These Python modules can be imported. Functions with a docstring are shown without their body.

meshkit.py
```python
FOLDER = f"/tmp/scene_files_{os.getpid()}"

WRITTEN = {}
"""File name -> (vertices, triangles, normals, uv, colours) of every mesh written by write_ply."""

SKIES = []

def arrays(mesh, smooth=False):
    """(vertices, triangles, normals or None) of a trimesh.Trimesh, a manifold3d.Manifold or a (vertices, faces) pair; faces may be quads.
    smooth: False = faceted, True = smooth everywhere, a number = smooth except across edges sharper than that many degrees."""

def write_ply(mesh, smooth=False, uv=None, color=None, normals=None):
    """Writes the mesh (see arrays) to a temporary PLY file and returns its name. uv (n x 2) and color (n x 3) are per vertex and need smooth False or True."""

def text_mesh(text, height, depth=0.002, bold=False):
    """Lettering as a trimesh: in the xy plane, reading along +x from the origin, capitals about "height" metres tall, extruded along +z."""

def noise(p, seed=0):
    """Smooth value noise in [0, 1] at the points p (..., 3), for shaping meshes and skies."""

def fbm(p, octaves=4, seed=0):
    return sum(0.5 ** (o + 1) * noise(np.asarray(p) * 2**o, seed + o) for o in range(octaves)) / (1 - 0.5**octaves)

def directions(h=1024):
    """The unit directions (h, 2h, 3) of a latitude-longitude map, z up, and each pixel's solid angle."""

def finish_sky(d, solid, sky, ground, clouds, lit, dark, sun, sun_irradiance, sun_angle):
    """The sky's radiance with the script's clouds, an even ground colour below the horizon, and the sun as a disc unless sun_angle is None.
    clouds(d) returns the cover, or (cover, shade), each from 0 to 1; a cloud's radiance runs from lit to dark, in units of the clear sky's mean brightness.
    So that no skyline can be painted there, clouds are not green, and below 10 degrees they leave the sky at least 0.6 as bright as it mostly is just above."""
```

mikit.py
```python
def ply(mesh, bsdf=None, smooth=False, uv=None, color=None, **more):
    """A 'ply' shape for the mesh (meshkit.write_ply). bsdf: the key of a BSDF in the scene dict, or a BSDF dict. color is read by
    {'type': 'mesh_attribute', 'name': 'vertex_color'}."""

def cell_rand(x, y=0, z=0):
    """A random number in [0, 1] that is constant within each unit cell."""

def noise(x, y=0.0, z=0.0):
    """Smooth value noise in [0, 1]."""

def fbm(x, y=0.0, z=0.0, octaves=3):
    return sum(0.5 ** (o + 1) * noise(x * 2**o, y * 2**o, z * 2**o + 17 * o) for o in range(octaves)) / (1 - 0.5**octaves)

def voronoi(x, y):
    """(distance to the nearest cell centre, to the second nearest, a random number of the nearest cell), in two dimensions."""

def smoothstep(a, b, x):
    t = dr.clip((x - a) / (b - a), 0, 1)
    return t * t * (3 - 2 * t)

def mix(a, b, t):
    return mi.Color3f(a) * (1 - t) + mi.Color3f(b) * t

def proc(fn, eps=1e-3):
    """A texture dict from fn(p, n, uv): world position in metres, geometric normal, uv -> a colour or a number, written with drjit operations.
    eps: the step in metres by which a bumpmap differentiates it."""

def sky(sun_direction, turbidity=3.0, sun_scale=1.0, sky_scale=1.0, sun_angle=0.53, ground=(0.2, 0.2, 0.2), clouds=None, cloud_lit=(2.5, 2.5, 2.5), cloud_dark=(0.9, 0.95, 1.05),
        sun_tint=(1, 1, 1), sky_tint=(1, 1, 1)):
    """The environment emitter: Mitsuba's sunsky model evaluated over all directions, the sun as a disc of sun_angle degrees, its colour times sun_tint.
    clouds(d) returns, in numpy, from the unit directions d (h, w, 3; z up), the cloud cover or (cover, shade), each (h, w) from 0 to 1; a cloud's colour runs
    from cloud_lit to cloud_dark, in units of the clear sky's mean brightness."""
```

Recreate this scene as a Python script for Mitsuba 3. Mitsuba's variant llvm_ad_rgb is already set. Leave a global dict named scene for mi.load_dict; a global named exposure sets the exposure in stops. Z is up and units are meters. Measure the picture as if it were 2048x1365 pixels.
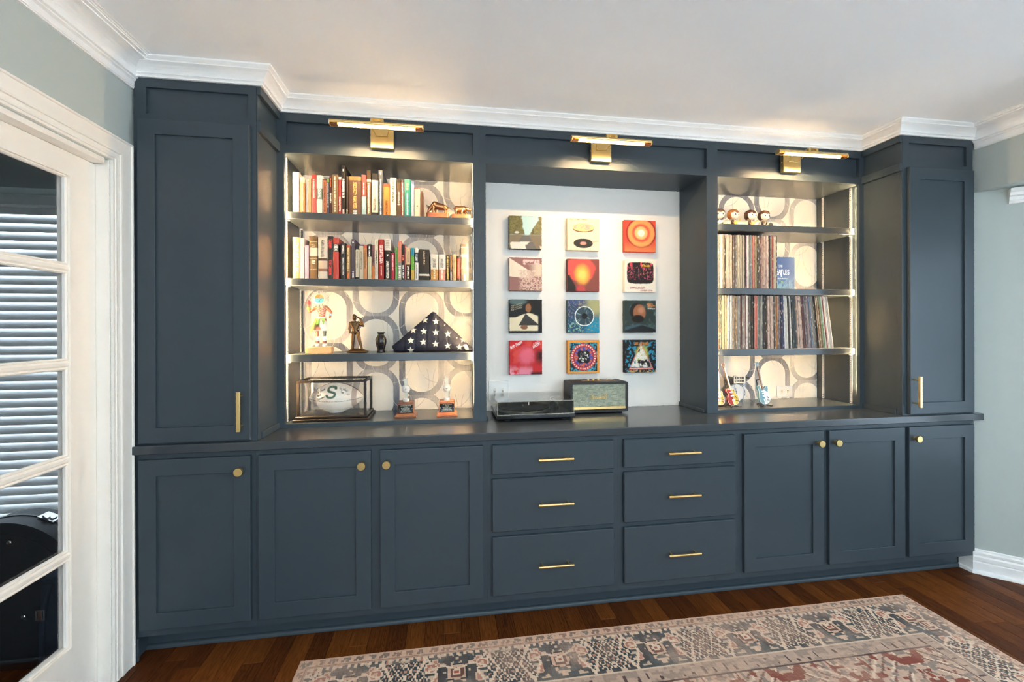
import math, random
import numpy as np
import trimesh
import manifold3d as m3
import shapely
from shapely.geometry import Polygon, Point, LineString, box as sbox
from shapely import affinity
import drjit as dr
import mitsuba as mi
import mikit, meshkit
from mikit import noise, fbm, smoothstep, mix, cell_rand, proc
T = mi.ScalarTransform4f
scene, labels = {'type': 'scene'}, {}
rng = random.Random(7)
nrng = np.random.default_rng(7)

# ------------------------------------------------------------------ camera, sky, lights, exposure
CAM = np.array([-0.38882, -2.03293, 1.39538])
FWD = np.array([0.149947, 0.988693, -0.001037])
UP = np.array([0.003127, 0.000575, 0.999995])
scene['camera'] = {'type': 'perspective', 'fov': 99.898, 'fov_axis': 'x', 'near_clip': 0.02, 'far_clip': 100.0,
                   'principal_point_offset_y': 21.433 / 1365,
                   'to_world': T().look_at(origin=CAM.tolist(), target=(CAM + FWD).tolist(), up=UP.tolist())}
exposure = 4.0                          # the lights below are in units of 1/16
scene['sky'] = {'type': 'constant', 'radiance': {'type': 'rgb', 'value': [round(v / 16, 5) for v in (3.3, 4.15, 4.9)]}, 'sampling_weight': 5.0}
CAN_POWER = [54.0, 54.0, 51.0]            # recessed ceiling lamps
GLOBE_POWER = [33.0, 34.5, 34.5]          # frosted globes of the pendant lamps
LAMP_POWER = [960.0, 650.0, 335.0]         # LED modules of the picture lamps, aimed at the wall
TUBE_POWER = [62.0, 50.0, 36.0]            # the glow of their diffusers
STRIP_POWER = [430.0, 290.0, 148.0]        # LED strips behind the bookcase stiles


def emit(v, w=1.0):
    return {'type': 'area', 'radiance': {'type': 'rgb', 'value': [x / 16 for x in v]}, 'sampling_weight': w}


# ------------------------------------------------------------------ colours and materials
def lin(c):
    if isinstance(c, str):
        c = [int(c[i:i + 2], 16) for i in (1, 3, 5)]
    c = np.asarray(c, float) / 255.0
    return np.where(c < 0.04045, c / 12.92, ((c + 0.055) / 1.055) ** 2.4)


def mat(name, color, rough=0.5, spec=0.5, metallic=0.0, two=True, **kw):
    base = color if isinstance(color, dict) else {'type': 'rgb', 'value': [float(x) for x in color]}
    r = rough if isinstance(rough, dict) else float(rough)
    b = {'type': 'principled', 'base_color': base, 'roughness': r, 'metallic': float(metallic), **kw}
    if metallic < 0.5:
        b['specular'] = float(spec)
    scene[name] = {'type': 'twosided', 'bsdf': b} if two else b
    return name


def bumped(name, tex, scale):
    inner = scene[name]['bsdf']
    scene[name] = {'type': 'twosided', 'bsdf': {'type': 'bumpmap', 'arbitrary': tex, 'scale': scale, 'bsdf': inner}}


VC = {'type': 'mesh_attribute', 'name': 'vertex_color'}
mat('paint_blue', (0.0375, 0.0535, 0.0660), 0.40, 0.36)
mat('paint_worktop', (0.041, 0.051, 0.060), 0.21, 0.5)
mat('paint_trim', (0.86, 0.86, 0.85), 0.42, 0.4)
mat('paint_casing', (0.86, 0.82, 0.75), 0.38, 0.4)
mat('paint_wall', (0.45, 0.50, 0.48), 0.75, 0.3)
mat('paint_niche', (0.80, 0.775, 0.72), 0.6, 0.3)
mat('paint_ceiling', (0.84, 0.855, 0.865), 0.9, 0.2)
mat('brass', (0.80, 0.58, 0.27), 0.22, metallic=1.0)
mat('gold_satin', (0.84, 0.60, 0.25), 0.30, metallic=1.0)
mat('chrome', (0.75, 0.75, 0.76), 0.2, metallic=1.0)
mat('bronze', (0.13, 0.075, 0.036), 0.36, metallic=1.0)
mat('copper', (0.34, 0.175, 0.088), 0.30, metallic=1.0)
mat('vc_matte', VC, 0.65, 0.35)
mat('vc_satin', VC, 0.38, 0.5)
mat('vc_gloss', VC, 0.15, 0.5)
mat('black_plastic', (0.012, 0.012, 0.013), 0.35, 0.5)
mat('black_vinyl', (0.018, 0.017, 0.017), 0.5, 0.4)
mat('white_plastic', (0.72, 0.71, 0.67), 0.35, 0.5)
mat('black_gloss', (0.006, 0.006, 0.007), 0.06, 0.6)
mat('black_matte', (0.010, 0.010, 0.011), 0.75, 0.2)
mat('lamp_off', (0.9, 0.9, 0.85), 0.4, 0.4)
scene['clear_pane'] = {'type': 'thindielectric', 'int_ior': 1.5}
scene['acrylic_smoke'] = {'type': 'thindielectric', 'int_ior': 1.5, 'specular_transmittance': {'type': 'rgb', 'value': [0.42, 0.42, 0.38]}}


def wood_fn(c0, c1, c2, axis, ring=55.0, stretch=3.0):
    """Grain that runs along one axis of the world."""
    def fn(p, n, uv):
        a = [p.x, p.y, p.z]
        l = a.pop(axis)
        u, v = a
        w = fbm(u * ring + l * 0.4, v * ring, l * stretch, 3)
        g = noise(u * ring * 7, v * ring * 7, l * stretch * 5)
        k = dr.abs(dr.sin((w * 9.0 + u * 18.0) * 3.1))
        return mix(mix(c0, c1, k), c2, 0.35 * g * g + 0.3 * w)
    return proc(fn)


# ------------------------------------------------------------------ mesh helpers
def cbox(x0, x1, y0, y1, z0, z1, c=0.0):
    """A box, its edges chamfered by c."""
    if c <= 0:
        m = trimesh.creation.box(extents=(x1 - x0, y1 - y0, z1 - z0))
        m.apply_translation(((x0 + x1) / 2, (y0 + y1) / 2, (z0 + z1) / 2))
        return m
    c = min(c, (x1 - x0) * .45, (y1 - y0) * .45, (z1 - z0) * .45)
    h = np.array([x1 - x0, y1 - y0, z1 - z0]) / 2
    o = np.array([x0 + x1, y0 + y1, z0 + z1]) / 2
    pts = []
    for s in np.ndindex(2, 2, 2):
        s = np.array(s) * 2 - 1
        for k in range(3):
            q = h - c
            q[k] = h[k]
            pts.append(o + s * q)
    return trimesh.Trimesh(*_hull(np.array(pts)), process=False)


def _hull(p):
    from scipy.spatial import ConvexHull
    hl = ConvexHull(p)
    f = hl.simplices.copy()
    a, b, c = p[f[:, 0]], p[f[:, 1]], p[f[:, 2]]
    flip = (np.cross(b - a, c - a) * hl.equations[:, :3]).sum(1) < 0
    f[flip] = f[flip][:, ::-1]
    return p, f


def cat(*ms):
    ms = [m for m in (ms[0] if len(ms) == 1 and isinstance(ms[0], (list, tuple)) else ms) if m is not None]
    v = np.vstack([m.vertices for m in ms])
    off = np.cumsum([0] + [len(m.vertices) for m in ms[:-1]])
    f = np.vstack([m.faces + o for m, o in zip(ms, off)])
    return trimesh.Trimesh(v, f, process=False)


def cyl(p0, p1, r, r1=None, n=24):
    """A cylinder or cone frustum between two points, with caps."""
    p0, p1 = np.asarray(p0, float), np.asarray(p1, float)
    r1 = r if r1 is None else r1
    d = p1 - p0
    d /= np.linalg.norm(d)
    a = np.cross(d, [0, 0, 1.0] if abs(d[2]) < .9 else [1.0, 0, 0])
    a /= np.linalg.norm(a)
    b = np.cross(d, a)
    t = np.arange(n) * 2 * np.pi / n
    ring = np.cos(t)[:, None] * a + np.sin(t)[:, None] * b
    v = np.vstack([p0 + ring * r, p1 + ring * r1, [p0], [p1]])
    i = np.arange(n)
    j = (i + 1) % n
    f = np.vstack([np.stack([i, j, j + n], 1), np.stack([i, j + n, i + n], 1), np.stack([i * 0 + 2 * n, j, i], 1), np.stack([i * 0 + 2 * n + 1, i + n, j + n], 1)])
    return trimesh.Trimesh(v, f, process=False)


def lathe(profile, n=32, at=(0, 0, 0)):
    """Revolves (radius, z) points about z."""
    m = trimesh.creation.revolve(np.array(profile, float), sections=n)
    m.apply_translation(at)
    return m


def prism(poly, h, frame):
    """Extrudes a shapely polygon by h; frame = (origin, x axis, y axis); the third axis is x cross y."""
    parts = []
    for g in getattr(poly, 'geoms', [poly]):
        if g.is_empty or g.geom_type != 'Polygon' or g.area < 1e-10:
            continue
        parts.append(trimesh.creation.extrude_polygon(g, h, engine='earcut'))
    m = cat(parts)
    o, x, y = (np.asarray(k, float) for k in frame)
    M = np.eye(4)
    M[:3, 0], M[:3, 1], M[:3, 2], M[:3, 3] = x, y, np.cross(x, y), o
    m.apply_transform(M)
    return m


def sweep(profile, path, closed=False):
    """Sweeps a closed 2-D profile (outward, up) along a horizontal polyline, mitred. Outward is to the right of the walk."""
    path = np.asarray(path, float)
    prof = np.asarray(profile, float)
    n, k = len(path), len(prof)
    rings = []
    for i in range(n):
        d0 = path[i] - path[i - 1] if i > 0 else path[1] - path[0]
        d1 = path[i + 1] - path[i] if i < n - 1 else path[i] - path[i - 1]
        d0, d1 = d0[:2] / np.linalg.norm(d0[:2]), d1[:2] / np.linalg.norm(d1[:2])
        n0, n1 = np.array([d0[1], -d0[0]]), np.array([d1[1], -d1[0]])
        m = n0 + n1
        m = m / (m @ n0)
        rings.append(np.column_stack([path[i, 0] + prof[:, 0] * m[0], path[i, 1] + prof[:, 0] * m[1], path[i, 2] + prof[:, 1]]))
    v = np.vstack(rings)
    f = []
    for i in range(n - 1):
        for j in range(k):
            a, b = i * k + j, i * k + (j + 1) % k
            f += [[a, b, b + k], [a, b + k, a + k]]
    tri = trimesh.creation.triangulate_polygon(Polygon(prof), engine='earcut')
    m = trimesh.Trimesh(v, np.array(f), process=False)
    caps = []
    for ring, flip in ((rings[0], False), (rings[-1], True)):
        from scipy.spatial import cKDTree
        ix = cKDTree(prof).query(tri[0])[1]
        g = ix[tri[1]]
        caps.append(trimesh.Trimesh(ring, g[:, ::-1] if flip else g, process=False))
    return cat(m, *caps)


def blob(*groups, edge=0.004, smooth=6, taubin=True):
    """Union of hulls of spheres: each group is a list of (x, y, z, r). Refined and smoothed to one surface."""
    out = None
    for g in groups:
        sp = []
        for x, y, z, r in g:
            sp.append(m3.Manifold.sphere(r, 16).translate((x, y, z)))
        h = m3.Manifold.batch_hull(sp) if len(sp) > 1 else sp[0]
        out = h if out is None else out + h
    out = out.refine_to_length(edge)
    me = out.to_mesh()
    m = trimesh.Trimesh(me.vert_properties[:, :3], me.tri_verts, process=True)
    if smooth:
        trimesh.smoothing.filter_taubin(m, iterations=smooth)
    return m


def to_mesh(man):
    me = man.to_mesh()
    return trimesh.Trimesh(me.vert_properties[:, :3], me.tri_verts, process=True)


def to_man(m):
    return m3.Manifold(m3.Mesh(np.asarray(m.vertices, np.float32), np.asarray(m.faces, np.uint32)))


def rbox(x0, x1, y0, y1, z0, z1, r, n=12):
    """A box with rounded edges."""
    s = m3.Manifold.sphere(r, n)
    hl = m3.Manifold.batch_hull([s.translate((x, y, z)) for x in (x0 + r, x1 - r) for y in (y0 + r, y1 - r) for z in (z0 + r, z1 - r)])
    return to_mesh(hl)


def tube(pts, r, n=8):
    """A round tube along a polyline."""
    p = np.asarray(pts, float)
    t = np.gradient(p, axis=0)
    t /= np.linalg.norm(t, axis=1, keepdims=True)
    ref = np.array([0, 0, 1.0]) if abs(t[:, 2]).max() < .95 else np.array([0, 1.0, 0.31])
    a = np.cross(t, ref)
    a /= np.linalg.norm(a, axis=1, keepdims=True)
    b = np.cross(t, a)
    th = np.arange(n) * 2 * np.pi / n
    rr = np.broadcast_to(r, (len(p),))[:, None, None]
    v = (p[:, None] + rr * (np.cos(th)[None, :, None] * a[:, None] + np.sin(th)[None, :, None] * b[:, None])).reshape(-1, 3)
    f = []
    for i in range(len(p) - 1):
        for j in range(n):
            q, w = i * n + j, i * n + (j + 1) % n
            f += [[q, w, w + n], [q, w + n, q + n]]
    f += [[0, j + 1, j] for j in range(1, n - 1)]
    o = (len(p) - 1) * n
    f += [[o, o + j, o + j + 1] for j in range(1, n - 1)]
    m = trimesh.Trimesh(v, np.array(f), process=False)
    m.fix_normals()
    return m


def moved(m, loc=(0, 0, 0), rz=0.0, rx=0.0, ry=0.0, s=1.0):
    m = m.copy()
    if s != 1.0:
        m.apply_scale(s)
    for ang, ax in ((rx, (1, 0, 0)), (ry, (0, 1, 0)), (rz, (0, 0, 1))):
        if ang:
            m.apply_transform(trimesh.transformations.rotation_matrix(ang, ax))
    m.apply_translation(loc)
    return m


# ------------------------------------------------------------------ scene entries
def numbered(name):
    def taken(k):
        return k in scene or k in labels or any(q.startswith(k + '__') for q in scene)
    if not taken(name):
        return name
    i = 1
    while taken(f'{name}_{i:03d}'):
        i += 1
    return f'{name}_{i:03d}'


def thing(name, label, category, group=None):
    key = numbered(name)
    labels[key] = {'label': label, 'category': category}
    if group:
        labels[key]['group'] = group
    return key


def add(name, mesh, bsdf, parent=None, label=None, category=None, group=None, kind=None, smooth=False, color=None, uv=None, **more):
    """One entry of the scene. color: one sRGB colour or one linear row per vertex."""
    key = numbered(f'{parent}__{name}' if parent else name)
    if color is not None:
        color = np.asarray(color if not isinstance(color, str) else lin(color), float)
        if color.ndim == 1:
            color = np.tile(color, (len(mesh.vertices), 1))
        if smooth not in (False, True):
            smooth = False
    scene[key] = mikit.ply(mesh, bsdf, smooth=smooth, color=color, uv=uv, **more)
    d = {}
    if label:
        d['label'] = label
    if category:
        d['category'] = category
    if group:
        d['group'] = group
    if kind:
        d['kind'] = kind
    if d:
        labels[key] = d
    return key


def struct(name, mesh, bsdf, label=None, smooth=False, **k):
    return add(name, mesh, bsdf, label=label, kind='structure', smooth=smooth, **k)


def tinted(parts):
    """[(mesh, sRGB colour or hex)] -> (mesh, per-vertex linear colours)."""
    m = cat([p for p, _ in parts])
    c = np.vstack([np.tile(lin(col), (len(p.vertices), 1)) for p, col in parts])
    return m, c


def wall_panel(p0, p1, z0, z1, thick, holes=()):
    """A wall from p0 to p1 (plan), its room face on the left of the walk, with rectangular holes (s0, s1, z0, z1)."""
    p0, p1 = np.array(p0, float), np.array(p1, float)
    d = p1 - p0
    L = np.linalg.norm(d)
    d /= L
    poly = sbox(0, z0, L, z1)
    for s0, s1, a, b in holes:
        poly = poly.difference(sbox(s0, a, s1, b))
    x = np.array([d[0], d[1], 0])
    nrm = np.cross(x, [0, 0, 1.0])      # away from the room
    return prism(poly, thick, ((p0[0], p0[1], 0), x, (0, 0, 1.0))) if thick > 0 else None

# ------------------------------------------------------------------ the room
XL, XR, YB, YR, ZC = -1.70, 2.60, 0.545, -4.3, 2.535
mat('floor_wood_a', wood_fn((0.085, 0.0225, 0.0048), (0.150, 0.043, 0.0090), (0.022, 0.007, 0.003), 1), 0.48, 0.12)
mat('floor_wood_b', wood_fn((0.120, 0.0335, 0.0070), (0.190, 0.058, 0.0125), (0.034, 0.010, 0.003), 1, 48.0), 0.46, 0.12)
mat('floor_wood_c', wood_fn((0.060, 0.0155, 0.0038), (0.110, 0.031, 0.0070), (0.016, 0.006, 0.003), 1, 62.0), 0.50, 0.12)
mat('floor_joint', (0.012, 0.005, 0.003), 0.6, 0.3)
struct('floor', cbox(-4.2, 4.6, -4.7, 0.75, -0.08, -0.010), 'floor_joint', 'dark reddish brown hardwood floor of narrow planks')
PW = 0.083
woods = ['floor_wood_a', 'floor_wood_b', 'floor_wood_c']
nplank = 0
for i in range(int((3.35 + 1.82) / PW) + 1):
    x0 = -1.82 + i * PW
    ys = [0.45]
    y = 0.02 - rng.random() * 0.9
    while y > -1.9:
        ys.append(y)
        y -= 0.9 + rng.random() * 0.8
    ys = ys[:3] + [-4.3]
    for a, b in zip(ys[1:], ys[:-1]):
        if nplank >= 290:
            break
        add('plank', cbox(x0 + 0.0005, x0 + PW - 0.0005, a + 0.0006, b - 0.0006, -0.010, rng.uniform(-0.0004, 0.0), 0.0012), rng.choice(woods), 'floor')
        nplank += 1
# planks of the next room run the same way
for i in range(20):
    x0 = -1.82 - (i + 1) * PW
    add('plank', cbox(x0 + 0.0005, x0 + PW - 0.0005, -3.2, 0.449, -0.010, 0.0, 0.0012), rng.choice(woods), 'floor')

struct('ceiling', cbox(-4.2, XR + 0.02, YR - 0.12, 0.75, ZC, ZC + 0.10), 'paint_ceiling', 'smooth white painted ceiling')
struct('wall_back', cbox(XL, XR + 0.02, YB, YB + 0.10, 0, ZC), 'paint_niche', 'pale painted wall at the back of the built-in')
DOOR_Y0, DOOR_Y1, DOOR_Z = -0.120, -0.925, 2.068
struct('wall_left', wall_panel((XL, YB), (XL, YR), 0, ZC, 0.12, [(YB - DOOR_Y0, YB - DOOR_Y1, -0.01, DOOR_Z)]), 'paint_wall', 'pale grey-green wall around the glazed door')
# right: a straight header above, a bay that opens at 45 degrees below it
ZS = 2.172
BX, BY = 2.60, 0.012
struct('wall_right', cbox(XR, XR + 0.02, YR, YB, ZS, ZC), 'paint_wall', 'pale grey-green header above the bay')
struct('wall_right_return', cbox(XR, XR + 0.10, BY, YB, 0, ZS), 'paint_wall')
struct('ceiling_bay', cbox(XR, 3.6, YR, BY + 0.1, ZS, ZS + 0.08), 'paint_wall', 'flat underside of the bay beside the tall cabinet')
q = 0.70710678
B1 = (BX + 0.85 * q, BY - 0.85 * q)
B2 = (B1[0], B1[1] - 2.1)
B3 = (BX, B2[1] - 0.85 * q)
struct('wall_bay', wall_panel(B1, (BX, BY), 0, ZS, 0.10, [(0.10, 0.60, 0.50, 2.0)]), 'paint_wall', 'pale angled bay wall beside the tall cabinet')
struct('wall_bay_middle', wall_panel(B2, B1, 0, ZS, 0.10, [(0.15, 1.95, 0.50, 2.0)]), 'paint_wall')
struct('wall_bay_far', wall_panel(B3, B2, 0, ZS, 0.10, [(0.15, 0.70, 0.50, 2.0)]), 'paint_wall')
struct('wall_right_rear', cbox(XR, XR + 0.1, YR, B3[1], 0, ZS), 'paint_wall')
struct('wall_rear', wall_panel((XL - .12, YR), (XR + 0.02, YR), 0, ZC, 0.12, [(0.45, 1.95, 0.45, 2.15), (2.45, 3.95, 0.45, 2.15)]), 'paint_wall')
# window frames of the rooms that the photograph does not look at
for nm, (p0, d, s0, s1) in {'window_2': (B1, (-q, q), .10, .60), 'window_3': (B2, (0, 1), .15, 1.95), 'window_4': (B3, (q, q), .15, .70), 'window_5': ((XL - .12, YR), (1, 0), .45, 1.95), 'window_6': ((XL - .12, YR), (1, 0), 2.45, 3.95)}.items():
    x = np.array([d[0], d[1], 0])
    z0, z1 = (0.50, 2.0) if nm < 'window_5' else (0.45, 2.15)
    fr = sbox(s0, z0, s1, z1).difference(sbox(s0 + .04, z0 + .04, s1 - .04, z1 - .04)).union(sbox(s0, (z0 + z1) / 2 - .02, s1, (z0 + z1) / 2 + .02))
    struct(nm, moved(prism(fr, 0.05, ((p0[0], p0[1], 0), x, (0, 0, 1.0))), np.cross(x, [0, 0, 1]) * .03), 'paint_trim')
# header trim of the bay window, just inside the frame at the right edge of the photograph
hp = [(0, 0), (0.010, 0.0), (0.014, 0.010), (0.020, 0.016), (0.020, 0.034), (0.030, 0.040), (0.034, 0.056), (0.046, 0.064), (0.046, 0.078), (0, 0.078)]
hs = 0.135
struct('trim_4', sweep(hp, [(BX + hs * q, BY - hs * q, 2.085), (B1[0] - .08 * q, B1[1] + .08 * q, 2.085)]), 'paint_trim', 'white moulded window head on the bay wall')

# crown mouldings
crown_cab = [(0.0, 0.0), (0.010, 0.0), (0.010, 0.006), (0.013, 0.010), (0.018, 0.013), (0.018, 0.017), (0.022, 0.024), (0.029, 0.032), (0.039, 0.040), (0.048, 0.045), (0.052, 0.047), (0.052, 0.052), (0.058, 0.056), (0.064, 0.061), (0.064, 0.0675), (0.0, 0.0675)]
struct('trim_1', sweep(crown_cab, [(XL, 0, 2.467), (-1.1925, 0, 2.467), (-1.1925, 0.2246, 2.467), (2.0925, 0.2246, 2.467), (2.0925, 0, 2.467), (XR, 0, 2.467)]), 'paint_trim', 'white crown moulding that steps in and out over the cabinets')
cw = [(0.0, 0.0), (0.010, 0.0), (0.010, 0.004), (0.0125, 0.006), (0.0125, 0.030), (0.016, 0.034), (0.020, 0.037), (0.020, 0.042), (0.027, 0.046), (0.027, 0.052)]
cw += [(0.027 + 0.058 * (1 - math.cos(a)), 0.052 + 0.048 * math.sin(a)) for a in np.linspace(0.15, 1.45, 7)]
cw += [(0.088, 0.101), (0.088, 0.106), (0.100, 0.108), (0.100, 0.112), (0.106, 0.113), (0.106, 0.116), (0.116, 0.1165), (0.116, 0.119), (0.0, 0.119)]
struct('trim_2', sweep(cw, [(XL, YR, 2.4165), (XL, 0.0, 2.4165)]), 'paint_trim', 'deep white crown moulding along the left wall')
struct('trim_3', sweep(cw, [(XR, 0.0, 2.4165), (XR, YR, 2.4165)]), 'paint_trim', 'deep white crown moulding along the right header')
bb = [(0, 0), (0.030, 0), (0.030, 0.006), (0.027, 0.014), (0.020, 0.019), (0.016, 0.020), (0.016, 0.062), (0.013, 0.066), (0.013, 0.070), (0.016, 0.073), (0.016, 0.092), (0.011, 0.100), (0.011, 0.104), (0.013, 0.107), (0.013, 0.116), (0.007, 0.124), (0.007, 0.130), (0.004, 0.135), (0, 0.135)]
struct('baseboard_right', sweep(bb, [(BX, 0.075, 0), (BX, BY, 0), (B1[0], B1[1], 0)]), 'paint_trim', 'white moulded baseboard that turns along the bay wall')

# glazed door in the left wall
mir = lambda loc: moved(loc, (0, 0, 0))


def upright(m, x):
    """Local (X, Y, Z) -> world (x + Z, y = X, z = Y)."""
    m = m.copy()
    v = np.asarray(m.vertices)
    return trimesh.Trimesh(np.column_stack([x + v[:, 2], v[:, 0], v[:, 1]]), m.faces, process=False)


casing = [(0.0, 0.0), (0.0, 0.010), (0.009, 0.010), (0.011, 0.013), (0.018, 0.013), (0.020, 0.010), (0.026, 0.012), (0.032, 0.012), (0.034, 0.017), (0.040, 0.018), (0.043, 0.014), (0.088, 0.016), (0.090, 0.021), (0.097, 0.021), (0.098, 0.018), (0.098, 0.0)]
struct('trim_5', upright(sweep(casing, [(-0.115, 0.0, 0), (-0.115, DOOR_Z + 0.004, 0), (DOOR_Y1 - .005, DOOR_Z + 0.004, 0), (DOOR_Y1 - .005, 0.0, 0)]), XL), 'paint_casing', 'cream moulded casing around the glazed door')
jam = [cbox(-1.82, XL, DOOR_Y0 - 0.022, DOOR_Y0, 0, DOOR_Z, .001), cbox(-1.82, XL, DOOR_Y1, DOOR_Y1 + 0.02, 0, DOOR_Z, .001), cbox(-1.82, XL, DOOR_Y1 + .02, DOOR_Y0 - .022, DOOR_Z - 0.02, DOOR_Z, .001)]
jam[0] = cbox(-1.82, XL, DOOR_Y0 - 0.004, DOOR_Y0 + 0.004, 0, DOOR_Z, .001)
struct('trim_6', cat(jam), 'paint_casing', 'cream door jamb')
DF, DT = -1.745, 0.042
y0, y1 = DOOR_Y0 - 0.006, DOOR_Y1 + 0.022
gy0, gy1 = -0.240, -0.800
zb, zt = 0.240, 1.962
door_frame = sbox(y1, 0.008, y0, DOOR_Z - 0.022).difference(sbox(gy1, zb, gy0, zt))
dm = upright(prism(door_frame, DT, ((0, 0, -DT), (1, 0, 0), (0, 1, 0))), DF)
struct('door_1', dm, 'paint_casing', 'cream painted door with glass panes between bars')
stick = [(0.0, 0.0), (0.0, -0.020), (0.003, -0.020), (0.006, -0.012), (0.010, -0.010), (0.010, -0.006), (0.016, -0.004), (0.016, 0.0)]
ms = (zt - zb - 4 * 0.022) / 5
my = (gy0 + gy1) / 2
rows = [zb + k * (ms + 0.022) for k in range(5)]
for k in range(1, 5):
    z = rows[k] - 0.022
    mp = Polygon([(z - .004, -0.024), (z - .004, -0.012), (z + 0.006, -0.003), (z + 0.016, -0.003), (z + 0.026, -0.012), (z + 0.026, -0.024)])
    m = prism(mp, gy0 - gy1, ((DF, gy1, 0), (0, 0, 1), (1, 0, 0)))
    add('muntin', m, 'paint_casing', 'door_1')
mp = Polygon([(my - 0.015, -0.024), (my - 0.015, -0.012), (my - 0.005, -0.003), (my + 0.005, -0.003), (my + 0.015, -0.012), (my + 0.015, -0.024)])
add('muntin', prism(mp, zt - zb, ((DF, 0, zt), (0, 1, 0), (1, 0, 0))), 'paint_casing', 'door_1')
for k in range(5):
    for a, b in ((gy1, my - 0.013), (my + 0.013, gy0)):
        z0, z1 = rows[k], rows[k] + ms
        pth = [(a, z0, 0), (a, z1, 0), (b, z1, 0), (b, z0, 0), (a, z0, 0)]
        bead = cat(*[cbox(DF - 0.022, DF - 0.005, u0, u1, w0, w1, 0.004) for u0, u1, w0, w1 in ((a, a + .012, z0, z1), (b - .012, b, z0, z1), (a, b, z0, z0 + .010), (a, b, z1 - .010, z1))])
        add('glazing_bead', bead, 'paint_casing', 'door_1')
        g = trimesh.Trimesh([[DF - 0.022, a, z0], [DF - 0.022, b, z0], [DF - 0.022, b, z1], [DF - 0.022, a, z1]], [[0, 1, 2], [0, 2, 3]], process=False)
        add('pane', g, 'clear_pane', 'door_1')

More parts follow.
